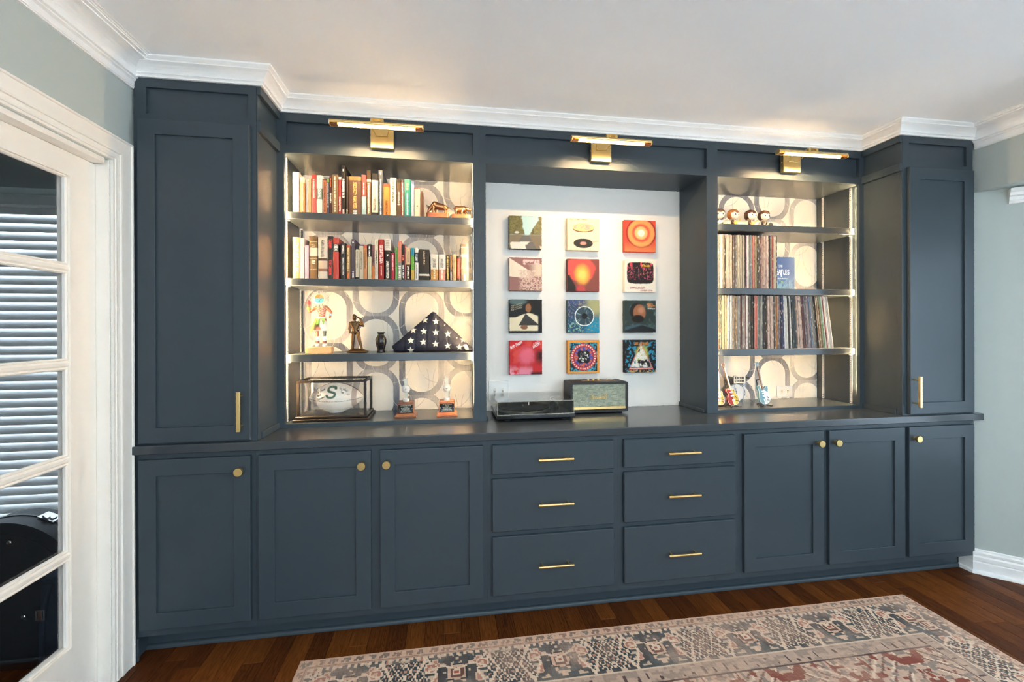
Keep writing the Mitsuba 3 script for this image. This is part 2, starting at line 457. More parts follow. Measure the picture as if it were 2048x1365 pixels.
# the next room: a blinded window in its outside wall, seen through the door
WB = 0.45
struct('wall_next_room', wall_panel((-4.1, WB), (-1.82, WB), 0, ZC, 0.14, [(1.05, 2.13, 0.42, 2.07)]), 'paint_wall', 'grey wall of the next room around the blinded window')
struct('wall_next_room_left', cbox(-4.2, -4.1, -3.2, WB, 0, ZC), 'paint_wall')
struct('wall_next_room_rear', cbox(-4.2, -1.82, -3.3, -3.2, 0, ZC), 'paint_wall')
wx0, wx1 = -4.1 + 1.05, -4.1 + 2.13
struct('trim_7', cat(cbox(wx0 - .09, wx1 + .09, WB - .022, WB, 2.07, 2.085, .002), cbox(wx0 - .10, wx1 + .10, WB - .030, WB, 2.085, 2.105, .004), cbox(wx0 - .10, wx1 + .10, WB - .018, WB, 2.105, 2.150, .003), cbox(wx0 - .11, wx1 + .11, WB - .036, WB, 2.150, 2.165, .004),
                  cbox(wx1, wx1 + .09, WB - .018, WB, 0.42, 2.07, .003), cbox(wx0 - .09, wx0, WB - .018, WB, 0.42, 2.07, .003)), 'paint_trim', 'white casing around the window of the next room')
fr = sbox(wx0, .42, wx1, 2.07).difference(sbox(wx0 + .045, .465, wx1 - .045, 2.025)).union(sbox(wx0, 1.22, wx1, 1.26))
struct('window_1', prism(fr, 0.04, ((0, WB + .12, 0), (1, 0, 0), (0, 0, 1))), 'paint_trim', 'white sash window behind the blinds of the next room')
add('pane', trimesh.Trimesh([[wx0, WB + .10, .42], [wx1, WB + .10, .42], [wx1, WB + .10, 2.07], [wx0, WB + .10, 2.07]], [[0, 1, 2], [0, 2, 3]], process=False), 'clear_pane', 'window_1')
scene['blind_slat_paint'] = {'type': 'principledthin', 'base_color': {'type': 'rgb', 'value': [0.72, 0.76, 0.76]}, 'roughness': 0.4, 'diff_trans': 0.5, 'spec_trans': 0.0}
bl = thing('window_blind', 'white horizontal slatted blind seen through the glazed door', 'blind')
add('head_rail', cbox(wx0 + .005, wx1 - .005, WB - .030, WB + .03, 2.015, 2.072, .004), 'paint_trim', bl)
n = 36
for k in range(n):
    z = 2.00 - 0.0437 * k
    w, t, a = 0.025, 0.0011, math.radians(65)
    cs = []
    for u in np.linspace(-1, 1, 5):
        cs.append((u * w * math.cos(a) + (1 - u * u) * 0.003 * math.sin(a), -u * w * math.sin(a) + (1 - u * u) * 0.003 * math.cos(a)))
    cs = np.array(cs)
    nrm = np.array([math.sin(a), math.cos(a)]) * t
    poly = Polygon(np.vstack([cs + nrm, (cs - nrm)[::-1]]))
    # (depth, height): the room-side edge hangs low
    m = prism(poly, wx1 - wx0 - .012, ((wx1 - .006, WB + .012, z), (0, -1, 0), (0, 0, 1)))
    add('slat', m, 'paint_trim', bl, smooth=40)
add('lift_cord', cat(*[tube([(x, WB - .016, 0.45), (x, WB - .016, 2.02)], .0012, 5) for x in (wx1 - .14, wx1 - .60, wx0 + .14)]), 'paint_trim', bl)
add('bottom_rail', cbox(wx0 + .006, wx1 - .006, WB - .012, WB + .036, 0.428, 0.446, .004), 'paint_trim', bl)

# ------------------------------------------------------------------ cabinets
ZT, ZTB = 0.914, 0.8763          # worktop, top and underside
YF = 0.2246                      # front of the bookcases


def frame_mesh(x0, x1, z0, z1, w, yf, depth, c=0.0025, rail=None):
    """A picture-frame board facing -y: outer chamfer c, window inset by w (sides) and rail (top, bottom), depth thick."""
    rail = w if rail is None else rail
    loops = []

    def loop(ix, iz, y):
        loops.append([(x0 + ix, y, z0 + iz), (x1 - ix, y, z0 + iz), (x1 - ix, y, z1 - iz), (x0 + ix, y, z1 - iz)])
    loop(0, 0, yf + depth)
    loop(0, 0, yf + c)
    loop(c * .3, c * .3, yf + c * .3)
    loop(c, c, yf)
    loop(w - .0012, rail - .0012, yf)
    loop(w, rail, yf + .0012)
    loop(w, rail, yf + depth)
    v = np.array(loops).reshape(-1, 3)
    f = []
    for i in range(len(loops) - 1):
        for j in range(4):
            a, b = i * 4 + j, i * 4 + (j + 1) % 4
            f += [[a, b, b + 4], [a, b + 4, a + 4]]
    i = (len(loops) - 1) * 4
    for j in range(4):
        a, b = i + j, i + (j + 1) % 4
        f += [[a, b, (j + 1) % 4], [a, (j + 1) % 4, j]]
    return trimesh.Trimesh(v, np.array(f), process=False)


def shaker(parent, x0, x1, z0, z1, yf, w, rail, recess=0.010):
    d = add('door', frame_mesh(x0, x1, z0, z1, w, yf, 0.0195, 0.003, rail), 'paint_blue', parent)
    add('panel', cbox(x0 + w - .004, x1 - w + .004, yf + recess, yf + 0.0185, z0 + rail - .004, z1 - rail + .004), 'paint_blue', d, label='recessed flat panel')
    return d


knob_prof = [(0.0, 0.0), (0.0085, 0.0), (0.0085, 0.004), (0.0070, 0.008), (0.0072, 0.013), (0.0165, 0.0165), (0.0178, 0.018), (0.0178, 0.029), (0.0170, 0.0302), (0.0, 0.0304)]


def knob(parent, x, z, yf):
    m = lathe(knob_prof, 36)
    m.apply_transform(trimesh.transformations.rotation_matrix(math.pi / 2, (1, 0, 0)))
    m.apply_translation((x, yf, z))
    add('knob', m, 'gold_satin', parent, label='round gold knob', smooth=35)


def pull(parent, x, z, yf, half=0.0855, post=0.064, vertical=False, r=0.0062):
    k = add('handle', cyl((x - half, yf - .031, z), (x + half, yf - .031, z), r, n=20) if not vertical else cbox(x - .0072, x + .0072, yf - .040, yf - .027, z - half, z + half, .0012), 'gold_satin', parent, label='straight gold bar handle', smooth=35)
    for s in (-1, 1):
        p = (x + s * post, z) if not vertical else (x, z + s * post)
        add('post', cyl((p[0], yf, p[1]), (p[0], yf - .031, p[1]), .0042, n=14), 'gold_satin', k, smooth=35)


LD0, LD1 = 0.1352, 0.8520
units = [
    ('low slate-blue cupboard with a single door, nearest the glazed door', -1.690, -1.217, [(-1.6667, -1.2330, 1)]),
    ('low slate-blue two-door cupboard under the left bookcase', -1.217, -0.201, [(-1.2012, -0.7292, 1), (-0.6900, -0.2218, -1)]),
    ('slate-blue bank of three drawers below the record player', -0.201, 0.448, 'D'),
    ('slate-blue bank of three drawers below the right part of the album-art niche', 0.448, 1.102, 'E'),
    ('low slate-blue two-door cupboard under the right bookcase with the records', 1.102, 2.1125, [(1.1264, 1.5925, 1), (1.6256, 2.0993, -1)]),
    ('low slate-blue cupboard with a single door, beside the bay wall', 2.1125, 2.575, [(2.1260, 2.5605, -1)]),
]
for label, x0, x1, fronts in units:
    t = thing('base_cabinet', label, 'cabinet')
    add('carcass', cbox(x0 + .0002, x1 - .0002, 0, 0.530, 0.100, ZTB - .001), 'paint_blue', t)
    add('toe_kick', cbox(x0 + .0002, x1 - .0002, 0.076, 0.094, 0.0015, 0.0995), 'paint_blue', t)
    sm = [(0, 0.0), (0.0145, 0.0)] + [(0.0145 * math.cos(a), 0.0185 * math.sin(a)) for a in np.linspace(0.15, 1.57, 7)]
    add('shoe_moulding', sweep(sm, [(x0 + .0002, 0.076, 0.0015), (x1 - .0002, 0.076, 0.0015)]), 'paint_blue', t, smooth=40)
    if isinstance(fronts, list):
        for a, b, side in fronts:
            d = shaker(t, a, b, LD0, LD1, -0.020, 0.0660, 0.0690)
            knob(d, b - .0365 if side > 0 else a + .0320, 0.791, -0.020)
    else:
        a, b = (-0.1802, 0.4229) if fronts == 'D' else (0.4732, 1.0780)
        for z0, z1, zh in ((0.7116, 0.8520, .779), (0.4403, 0.6907, .566), (0.1387, 0.4164, .2745)):
            d = add('drawer', cbox(a, b, -0.020, -0.0002, z0, z1, .0038), 'paint_blue', t)
            pull(d, (a + b) / 2 + (.001 if fronts == 'D' else .003), zh, -0.020)
t = thing('filler_board', 'slate-blue filler board in the corner between cupboard and door casing', 'filler board')
add('board', cbox(XL + .002, -1.6908, 0.0, 0.40, 0.002, ZTB - .001), 'paint_blue', t)
add('skirting', cbox(XL + .002, -1.674, -0.012, -0.0005, 0.002, 0.098, .003), 'paint_blue', t)

prof = [(-0.0273 + .004, ZT), (0.5135, ZT), (0.5135, ZTB), (-0.0273 + .003, ZTB), (-0.0273, ZTB + .003), (-0.0273, ZT - .004), (-0.0273 + .0012, ZT - .0012)]
wt = prism(Polygon(prof), 2.5995 - (XL + .002), ((XL + .002, 0, 0), (0, 1, 0), (0, 0, 1)))
prof2 = [p for p in prof]
prof2 = [(min(p[0], 0.0), p[1]) for p in prof]
wt2 = prism(Polygon(prof2).buffer(0), 0.0125, ((2.5995, 0, 0), (0, 1, 0), (0, 0, 1)))
add('worktop', cat(wt, wt2), 'paint_worktop', label='long glossy slate-blue worktop running above all the low cupboards', category='worktop')

# tall cabinets that stand on the worktop
for label, x0, x1, dx0, dx1, px0, px1, inner in (
        ('tall slate-blue cupboard with one long door, in the corner by the glazed door', -1.690, -1.2109, -1.6667, -1.2320, -1.6441, -1.2442, 1),
        ('tall slate-blue cupboard with one long door, in the corner by the bay wall', 2.1104, 2.5790, 2.1335, 2.5615, 2.1522, 2.5360, -1)):
    t = thing('tall_cabinet', label, 'cabinet')
    add('carcass', cbox(x0, x1, 0.0125, 0.540, ZT + .0005, 2.5345), 'paint_blue', t)
    fr = sbox(x0, ZT + .0005, x1, 2.5345).difference(sbox(px0, 2.3164, px1, 2.4288))
    add('face_frame', prism(fr, 0.0124, ((0, 0.0124, 0), (1, 0, 0), (0, 0, 1))), 'paint_blue', t)
    d = shaker(t, dx0, dx1, 0.9218, 2.2882, -0.020, 0.0665, 0.0640)
    pull(d, -1.2645 if inner > 0 else 2.1555, 1.050, -0.020, half=.0850, post=.0640, vertical=True)
    xi = x1 if inner > 0 else x0
    sd = lambda a, b, y0, y1, z0, z1: cbox(min(xi + inner * a, xi + inner * b), max(xi + inner * a, xi + inner * b), y0, y1, z0, z1, .0015)
    add('side_rail', sd(0, .0180, 0.0, YF - .0005, 2.4315, 2.5340), 'paint_blue', t)
    add('side_rail', sd(0, .0180, 0.0, YF - .0005, 2.2700, 2.3150), 'paint_blue', t)
    add('side_stile', sd(0, .0050, 0.0, 0.030, ZT + .001, 2.2698), 'paint_blue', t)
    add('side_stile', sd(0, .0050, 0.0, 0.030, 2.3152, 2.4313), 'paint_blue', t)
    add('side_skirting', sd(0, .0110, 0.031, YF - .0005, ZT + .0005, 0.9440), 'paint_blue', t)


# wallpaper: overlapping grey-blue links on cream
def wallpaper(ox, oz):
    PX, PZ = 0.2585, 0.3080

    def fn(p, n, uv):
        x, z = p.x - ox, p.z - oz
        col = mix((0.80, 0.745, 0.625), (0.84, 0.80, 0.70), fbm(x * 9, z * 9, 3.0, 2))
        ln = fbm(x * 160, z * 22, 1.0, 2)
        weave = 0.86 + 0.28 * (noise(x * 900, z * 60, 5.0) * 0.5 + noise(x * 70, z * 900, 9.0) * 0.5)
        for layer in range(2):
            for par in (0, 1):
                i = dr.floor(x / (2 * PX) + 0.5 - 0.5 * par) * 2 + par
                cx = i * PX
                h = 0.5 if par else 0.0
                base = dr.floor(z / PZ - h)
                j = base if layer == 0 else base
                for dj in ((-1, 1) if layer == 0 else (0,)):
                    cz = (j + dj + 0.5 + h) * PZ
                    u, v = dr.abs(x - cx), dr.abs(z - cz)
                    hx, hz, r = 0.1300, 0.1710, 0.1270
                    qx, qz = dr.maximum(u - (hx - r), 0), dr.maximum(v - (hz - r), 0)
                    d = dr.sqrt(qx * qx + qz * qz) - r
                    band = smoothstep(-0.0008, 0.0008, -d) * smoothstep(-0.0008, 0.0008, d + 0.0345)
                    ang = dr.atan2(z - cz, x - cx)
                    k = cell_rand(i + 31, j + dj + 17, 4)
                    tone = 0.5 + 0.5 * dr.sin(ang + k * 6.28) * (0.55 + 0.45 * k)
                    tone = dr.clip(tone * 0.75 + 0.35 * ln - 0.05, 0, 1)
                    if layer == 0:
                        tone = tone * 0.62
                    c = mix((0.062, 0.078, 0.112), (0.50, 0.485, 0.46), tone) * weave
                    col = col * (1 - band) + c * band
        for par in (0, 1):
            for off in ((-0.30,) if par else (0.34,)):
                i = dr.floor(x / PX - off + 0.5)
                cx = (i + off) * PX
                hh = 0.5 * par
                cz = (dr.floor(z / PZ + hh) + 0.5 - hh + 0.25) * PZ
                a, b = (x - cx) / 0.118, (z - cz) / 0.158
                d = dr.abs(dr.sqrt(a * a + b * b) - 1.0)
                line = 1 - smoothstep(0.006, 0.014, d)
                c = mix((0.86, 0.82, 0.72), (0.26, 0.24, 0.21), smoothstep(0.4, 0.6, noise(x * 6 + 3, z * 6, 7.0 + off)))
                col = col * (1 - 0.6 * line) + c * 0.6 * line
        return col
    return proc(fn)


mat('wallpaper_left', wallpaper(-1.050, 1.631), 0.6, 0.3)
mat('wallpaper_right', wallpaper(1.4955, 1.049), 0.6, 0.3)

# bookcases and the niche between them
S = [-1.1765, -0.2495, -0.1838, 1.0771, 1.1455, 2.0800]     # inner edges of the stiles
O0, O1 = 0.9332, 2.2716
P0, P1 = 2.3110, 2.4250
bays = [('left', -1.2107, -0.2167, S[0], S[1], -1.1660, S[1], 'wallpaper_left', (-1.1875, -0.2430)),
        ('right', 1.1113, 2.1102, S[4], S[5], S[4], 2.0790, 'wallpaper_right', (1.1370, 2.0900))]
shelf_z = {'left': ((1.9553, 1.9904), (1.6211, 1.6577), (1.2367, 1.2767)), 'right': ((1.9730, 2.0115), (1.5985, 1.6360), (1.2394, 1.2783))}
SHY = 0.262
BK = {}
for nm, x0, x1, a, b, pa, pb, paper, (ia, ib) in bays:
    t = BK[nm] = thing('bookcase', 'open slate-blue bookcase full of books and keepsakes, its back papered with grey links' if nm == 'left' else 'open slate-blue bookcase full of record sleeves, its back papered with grey links', 'bookcase')
    fr = sbox(x0, ZT + .0005, x1, 2.5345).difference(sbox(a, O0, b, O1)).difference(sbox(pa, P0, pb, P1))
    add('face_frame', prism(fr, 0.020, ((0, YF + 0.020, 0), (1, 0, 0), (0, 0, 1))), 'paint_blue', t)
    add('head_panel', cbox(x0 + .001, x1 - .001, YF + .0205, YF + 0.030, O1 + .019, 2.5340), 'paint_blue', t)
    add('side_panel', cbox(x0 + .001, ia, YF + .0203, 0.540, ZT + .001, O1 + .018), 'paint_blue', t)
    add('side_panel', cbox(ib, x1 - .001, YF + .0203, 0.540, ZT + .001, O1 + .018), 'paint_blue', t)
    add('top_board', cbox(ia + .0002, ib - .0002, YF + .0203, 0.540, O1, O1 + .018), 'paint_worktop', t)
    add('floor_board', cbox(ia + .0002, ib - .0002, YF + .0203, 0.540, ZT + .001, 0.932), 'paint_worktop', t)
    add('back_panel', cbox(ia + .0003, ib - .0003, 0.5402, 0.5446, ZT + .001, O1 + .018), paper, t, label='wallpaper of overlapping grey links on cream')
    for z0, z1 in shelf_z[nm]:
        add('shelf', cbox(ia + .0032, ib - .0032, SHY, 0.5395, z0, z1, .0015), 'paint_worktop', t)
    for xs, sg in ((ia, 1), (ib, -1)):
        for ys in (0.290, 0.490):
            k = add('shelf_standard', cbox(min(xs + sg * .0002, xs + sg * .0030), max(xs + sg * .0002, xs + sg * .0030), ys - .0080, ys + .0080, 0.934, O1 - .003, .0006), 'white_plastic', t, label='white slotted shelf standard')
            sl = [cbox(min(xs + sg * .0028, xs + sg * .0033), max(xs + sg * .0028, xs + sg * .0033), ys - .0028, ys + .0028, z - .0014, z + .0014) for z in np.arange(0.945, O1 - .01, 0.0127)]
            add('slots', cat(sl), 'black_matte', k, kind='stuff')
            for z0, z1 in shelf_z[nm]:
                add('shelf_clip', cbox(min(xs + sg * .0032, xs + sg * .016), max(xs + sg * .0032, xs + sg * .016), ys - .0045, ys + .0045, z0 - .0065, z0 - .0003, .002), 'white_plastic', t)
        w_ = .0035 if nm == 'right' and sg < 0 else .0064
        st = cbox(min(xs + sg * .0006, xs + sg * w_), max(xs + sg * .0006, xs + sg * w_), YF + .0206, YF + .0236, 1.010, O1 - .012)
        add('led_strip', st, 'lamp_off', t, label='warm LED strip behind the stile', emitter=emit([v * (1.0 if w_ > .004 else 1.7) for v in STRIP_POWER], 1.6))
t = thing('display_niche', 'slate-blue niche between the bookcases that holds twelve square prints', 'niche')
fr = sbox(-0.2165, ZT + .0005, 1.1111, 2.5345).difference(sbox(S[2], ZT, S[3], 2.2705)).difference(sbox(S[2], P0, S[3], P1))
add('face_frame', prism(fr, 0.020, ((0, YF + 0.020, 0), (1, 0, 0), (0, 0, 1))), 'paint_blue', t)
add('head_panel', cbox(-0.2155, 1.110, YF + .0205, YF + 0.030, 2.2900, 2.5340), 'paint_blue', t)
add('side_panel', cbox(-0.2160, S[2], YF + .0203, 0.5140, ZT + .001, 2.2900), 'paint_blue', t)
add('side_panel', cbox(S[3], 1.1105, YF + .0203, 0.5140, ZT + .001, 2.2900), 'paint_blue', t)
add('top_board', cbox(S[2] + .0002, S[3] - .0002, YF + .0203, 0.5140, 2.2705, 2.2890), 'paint_blue', t)
add('side_skirting', cbox(S[3] - .011, S[3] - .0002, YF + .022, 0.5138, ZT + .0005, 0.936, .002), 'paint_blue', t)
add('side_skirting', cbox(S[2] + .0002, S[2] + .011, YF + .022, 0.5138, ZT + .0005, 0.936, .002), 'paint_blue', t)
add('back_panel', cbox(-0.2155, 1.110, 0.5142, 0.5446, ZT + .0005, 2.2900), 'paint_niche', t, label='pale painted back of the niche')

# picture lamps on the head rails
for where, xp, zb0, zb1, yb in (('left', -0.7065, 2.309, 2.420, -0.7100), ('middle', 0.442, 2.306, 2.420, 0.4485), ('right', 1.602, 2.309, 2.420, 1.6110)):
    t = thing('picture_lamp', {'left': 'slim brass picture lamp, lit, on the head rail above the books', 'middle': 'slim brass picture lamp, lit, on the head rail above the square prints', 'right': 'slim brass picture lamp, lit, on the head rail above the small big-headed figures'}[where], 'picture lamp')
    add('wall_plate', cbox(xp - .0565, xp + .0565, YF - .026, YF + .0005, zb0, zb1, .0015), 'gold_satin', t)
    add('screw', moved(lathe([(0, 0), (.0035, 0), (.0035, .002), (.002, .004), (0, .0042)], 14), (xp - .0566, YF - .013, zb0 + .058), ry=-math.pi / 2), 'gold_satin', t, smooth=40)
    yl, zl, L = 0.070, 2.3600, 0.2120
    xl = yb
    for s in (-1, 1):
        add('arm', tube([(xp + s * .026, YF - .030, zb1 - .052), (xp + s * .040, YF - .062, zb1 - .035), (xl + s * .030, yl + .012, zl + .018)], .0022, 8), 'gold_satin', t, smooth=60)
    add('hinge', cat(cyl((xp - .030, YF - .030, zb1 - .052), (xp + .030, YF - .030, zb1 - .052), .0042, n=14), cyl((xp - .007, YF - .040, zb1 - .052), (xp - .007, YF - .024, zb1 - .052), .003, n=10), cyl((xp + .007, YF - .040, zb1 - .052), (xp + .007, YF - .024, zb1 - .052), .003, n=10)), 'gold_satin', t, smooth=40)
    add('bracket', cat(cbox(xl - .030, xl + .030, yl - .010, yl + .014, zl + .0135, zl + .0165, .0008), cbox(xl - .030, xl - .016, yl - .010, yl + .014, zl + .0165, zl + .0285, .0008), cbox(xl + .016, xl + .030, yl - .010, yl + .014, zl + .0165, zl + .0285, .0008), cbox(xl - .030, xl + .030, yl - .010, yl + .014, zl + .0285, zl + .0315, .0008)), 'gold_satin', t)
    # fluted half-round shade, open below
    th = np.linspace(math.radians(-36), math.radians(190), 28)
    ro = 0.0165 + 0.0006 * np.sign(np.sin(th * 16))
    outer = np.column_stack([ro * np.cos(th), ro * np.sin(th)])
    inner = np.column_stack([0.0145 * np.cos(th), 0.0145 * np.sin(th)])[::-1]
    add('shade', prism(Polygon(np.vstack([outer, inner])), 2 * L, ((xl - L, yl, zl), (0, 1, 0), (0, 0, 1))), 'gold_satin', t, smooth=25)
    cap = Point(0, 0).buffer(0.0172, 16).intersection(sbox(-.1, -.010, .1, .1))
    for s in (-1, 1):
        add('end_cap', prism(cap, 0.004, ((xl + s * L - .002, yl, zl), (0, 1, 0), (0, 0, 1))), 'gold_satin', t)
    for s in (-1, 1):
        add('end_block', cbox(min(xl + s * (L - .036), xl + s * (L - .003)), max(xl + s * (L - .036), xl + s * (L - .003)), yl - .010, yl + .010, zl - .0095, zl + .004, .001), 'copper', t)
    # the diodes face down and back, towards the wall; the front of the tube is a plain diffuser
    def arc_strip(a0, a1, r, n=10):
        ph = np.radians(np.linspace(a0, a1, n))
        v_ = np.vstack([np.column_stack([np.full(n, xs_), yl + r * np.sin(ph), zl - .0040 - r * np.cos(ph)]) for xs_ in (xl - L + .037, xl + L - .037)])
        f_ = []
        for i_ in range(n - 1):
            f_ += [[i_, i_ + n, i_ + n + 1], [i_, i_ + n + 1, i_ + 1]]
        m_ = trimesh.Trimesh(v_, np.array(f_), process=False)
        if (m_.face_normals[:, 2] * np.cos((ph[:-1] + ph[1:]) / 2).repeat(2) > 0).mean() > .5:
            m_ = trimesh.Trimesh(v_, np.array(f_)[:, ::-1], process=False)
        return m_
    add('led_tube', arc_strip(-62, 24, .0079), 'lamp_off', t, label='glowing white LED tube', emitter=emit(TUBE_POWER, .8))
    add('led_module', arc_strip(40, 98, .0079, 7), 'lamp_off', t, emitter=emit(LAMP_POWER, 1.6))
    add('diffuser', cyl((xl - L + .037, yl, zl - .0040), (xl + L - .037, yl, zl - .0040), .0074, n=20), 'lamp_off', t, smooth=35)

# the room's own lamps, behind the photographer: three recessed, two globe pendants
for x, w in ((-0.60, 'nearest the glazed door'), (0.65, 'in the middle of the room'), (1.90, 'nearest the bay')):
    t = thing('ceiling_lamp', 'round recessed ceiling lamp behind the photographer, ' + w, 'ceiling lamp', 'recessed ceiling lamps')
    add('trim_ring', moved(lathe([(.062, 0), (.080, 0), (.080, .004), (.062, .006), (.062, 0)], 32), (x, -1.9, ZC - .0062)), 'paint_trim', t, smooth=30)
    ds = trimesh.creation.cylinder(radius=.0615, height=.002, sections=24)
    add('lens', moved(ds, (x, -1.9, ZC - .0045)), 'lamp_off', t, emitter=emit(CAN_POWER))
for x, w in ((-0.35, 'on the side of the glazed door'), (1.45, 'on the side of the bay')):
    t = thing('pendant_lamp', 'frosted globe pendant lamp behind the photographer, ' + w, 'pendant lamp', 'globe pendant lamps')
    add('globe', moved(trimesh.creation.icosphere(subdivisions=3, radius=.16), (x, -3.0, 1.98)), 'lamp_off', t, smooth=True, emitter=emit(GLOBE_POWER, 3.0))
    add('rod', cyl((x, -3.0, 2.135), (x, -3.0, ZC - .02), .006, n=12), 'chrome', t)
    add('canopy', cyl((x, -3.0, ZC - .022), (x, -3.0, ZC - .0005), .055, n=28), 'chrome', t, smooth=35)

# ------------------------------------------------------------------ books: (x0, x1, height, colour bands from the top, lettering, label)
BOOKS_TOP = [
    (-1.1567, -1.1262, 0.207, [(1, 'f4efe2')], [], 'wide plain white book, first on the top book shelf'),
    (-1.1208, -1.0984, 0.182, [(0.15, 'efe6c4'), (1, 'c98a5c')], [('-', 'f0e2c0', 0.2, 0.95, 0.35)], 'narrow tan book with a cream flower at its top'),
    (-1.0974, -1.0833, 0.1729, [(1, 'f2ece0')], [('-', '9aa6ad', 0.1, 0.75, 0.3)], 'thin white book with faint grey lettering beside the tan flower book'),
    (-1.0818, -1.0698, 0.1812, [(0.4, 'd8b184'), (1, 'cf9d6c')], [], 'thin plain tan book left of the bright red one'),
    (-1.0681, -1.0448, 0.2012, [(0.12, 'c23a3c'), (1, 'd4595a')], [('-', 'f3c9c2', 0.12, 0.6, 0.35)], 'bright red book with pale lettering, fifth on the top book shelf'),
    (-1.0433, -1.0158, 0.1975, [(0.34, 'f0eee8'), (0.62, '6f8480'), (1, 'f0eee8')], [('THE', '7d8a8d', 0.06, 0.22, 0.3), ('GOAL', 'f4f2ec', 0.35, 0.6, 0.42)], 'white book with a slanted grey-green block across its spine'),
    (-1.0115, -0.994, 0.1797, [(0.04, '40251b'), (1, 'b9714f')], [('-', '4a2a1c', 0.1, 0.95, 0.5)], 'rust-brown book with dark lettering, right of the white book with the grey-green block'),
    (-0.9933, -0.9819, 0.182, [(0.1, '86b465'), (1, '4d5166')], [('-', 'e8e8ea', 0.12, 0.8, 0.45)], 'slim slate book with a green top'),
    (-0.9811, -0.9687, 0.1965, [(1, '41211b')], [('-', 'd9653a', 0.05, 0.3, 0.45), ('-', 'f3ead6', 0.45, 0.7, 0.6)], 'thin maroon book with a short cream title'),
    (-0.9677, -0.9379, 0.2053, [(0.02, '574532'), (1, '7d674a')], [('-', 'e5d9bd', 0.06, 0.95, 0.22)], 'thick olive-brown book with a pale title line'),
    (-0.937, -0.9223, 0.1936, [(0.07, 'e9e4dc'), (1, 'b63a38')], [('EXECUTIVE', 'f2e7de', 0.5, 0.95, 0.5)], 'red book with a pale top, left of the tallest black book'),
    (-0.9209, -0.9015, 0.2537, [(1, '1d1a18')], [('-', 'f1ede2', 0.08, 0.14, 0.4), ('-', 'f1ede2', 0.28, 0.66, 0.62), ('-', 'e9b7b6', 0.9, 1, 0.5)], 'tallest black book on the top shelf with a heavy white title'),
    (-0.9005, -0.8879, 0.198, [(1, '3a2c22')], [('-', 'e8dcc0', 0.85, 0.98, 0.4)], 'dark brown narrow book left of the big gold-titled one'),
    (-0.8857, -0.8251, 0.2, [(0.1, 'b5854c'), (1, '6b4c38')], [('SECURITY ANALYSIS', 'e9b564', 0.15, 0.83, 0.26), ('||', 'f1e9d5', 0.88, 0.97, 0.3)], 'thickest book of the top shelf, brown with big gold lettering'),
    (-0.8221, -0.8002, 0.2099, [(0.53, 'e0504c'), (1, '9fc3c9')], [('-', 'f4d6cf', 0.2, 0.5, 0.3), ('-', 'eef4f4', 0.55, 0.85, 0.3)], 'half red, half light blue book'),
    (-0.7986, -0.7762, 0.2358, [(0.2, '3f2d20'), (0.25, 'efe4cf'), (1, '7c5d3e')], [('-', 'efdfbf', 0.28, 0.95, 0.4)], 'brown book with a dark top and a white band'),
    (-0.7732, -0.7401, 0.2205, [(0.16, '191b1e'), (0.92, 'ece6d2'), (1, '2b2c2e')], [('Expected', '7f8e95', 0.22, 0.56, 0.42), ('returns', '20262b', 0.57, 0.88, 0.45)], 'cream book with a black top and a black foot, lettered in grey and black'),
    (-0.7381, -0.7149, 0.2377, [(1, '323e4a')], [('-', 'eef0f0', 0.04, 0.1, 0.3), ('-', 'f2f3f2', 0.2, 0.97, 0.34)], 'tall dark slate book with a long white title'),
    (-0.7136, -0.6803, 0.1689, [(0.1, 'c9563a'), (0.5, 'd9923f'), (1, 'e0873f')], [('AMERICAN', '2a1a12', 0.52, 1, 0.32)], 'short orange and yellow book between the dark slate book and the cream one'),
    (-0.6787, -0.6477, 0.2018, [(1, 'efe9da')], [('CHIP WAN', '343a3c', 0.05, 0.62, 0.42)], 'cream book with wide-spaced dark capitals, right of the short orange one'),
    (-0.6452, -0.6238, 0.198, [(0.1, '2a211c'), (1, '5a4738')], [('-', 'e3d8c4', 0.35, 0.65, 0.25), ('+', 'efe6d4', 0.66, 0.7, 0.7)], 'dark brown book with a small white cross line'),
    (-0.6228, -0.6095, 0.1963, [(0.07, '2b2622'), (1, 'b9503f')], [('-', 'efd8c6', 0.1, 0.95, 0.5)], 'thin brick-red book left of the teal one'),
    (-0.608, -0.5741, 0.1986, [(1, '178f80')], [('-', 'b6cf8a', 0.1, 0.28, 0.4), ('-', 'dbeee8', 0.36, 0.95, 0.26)], 'teal green book with a white title'),
    (-0.5729, -0.5567, 0.1889, [(0.08, '7388b4'), (1, 'c9cede')], [], 'pale lilac book right of the teal one'),
    (-0.5553, -0.5248, 0.154, [(0.03, 'c65a50'), (1, 'ecd9c0')], [('.', '2c2622', 0.6, 0.63, 0.3)], 'short cream book with a red edge'),
    (-0.5239, -0.5169, 0.1378, [(1, '8a674b')], [], 'thin brown booklet, first of two beside the bronze bull'),
    (-0.5161, -0.5094, 0.1368, [(1, '6e4d37')], [], 'thinner dark brown booklet right next to the bronze bull'),
]
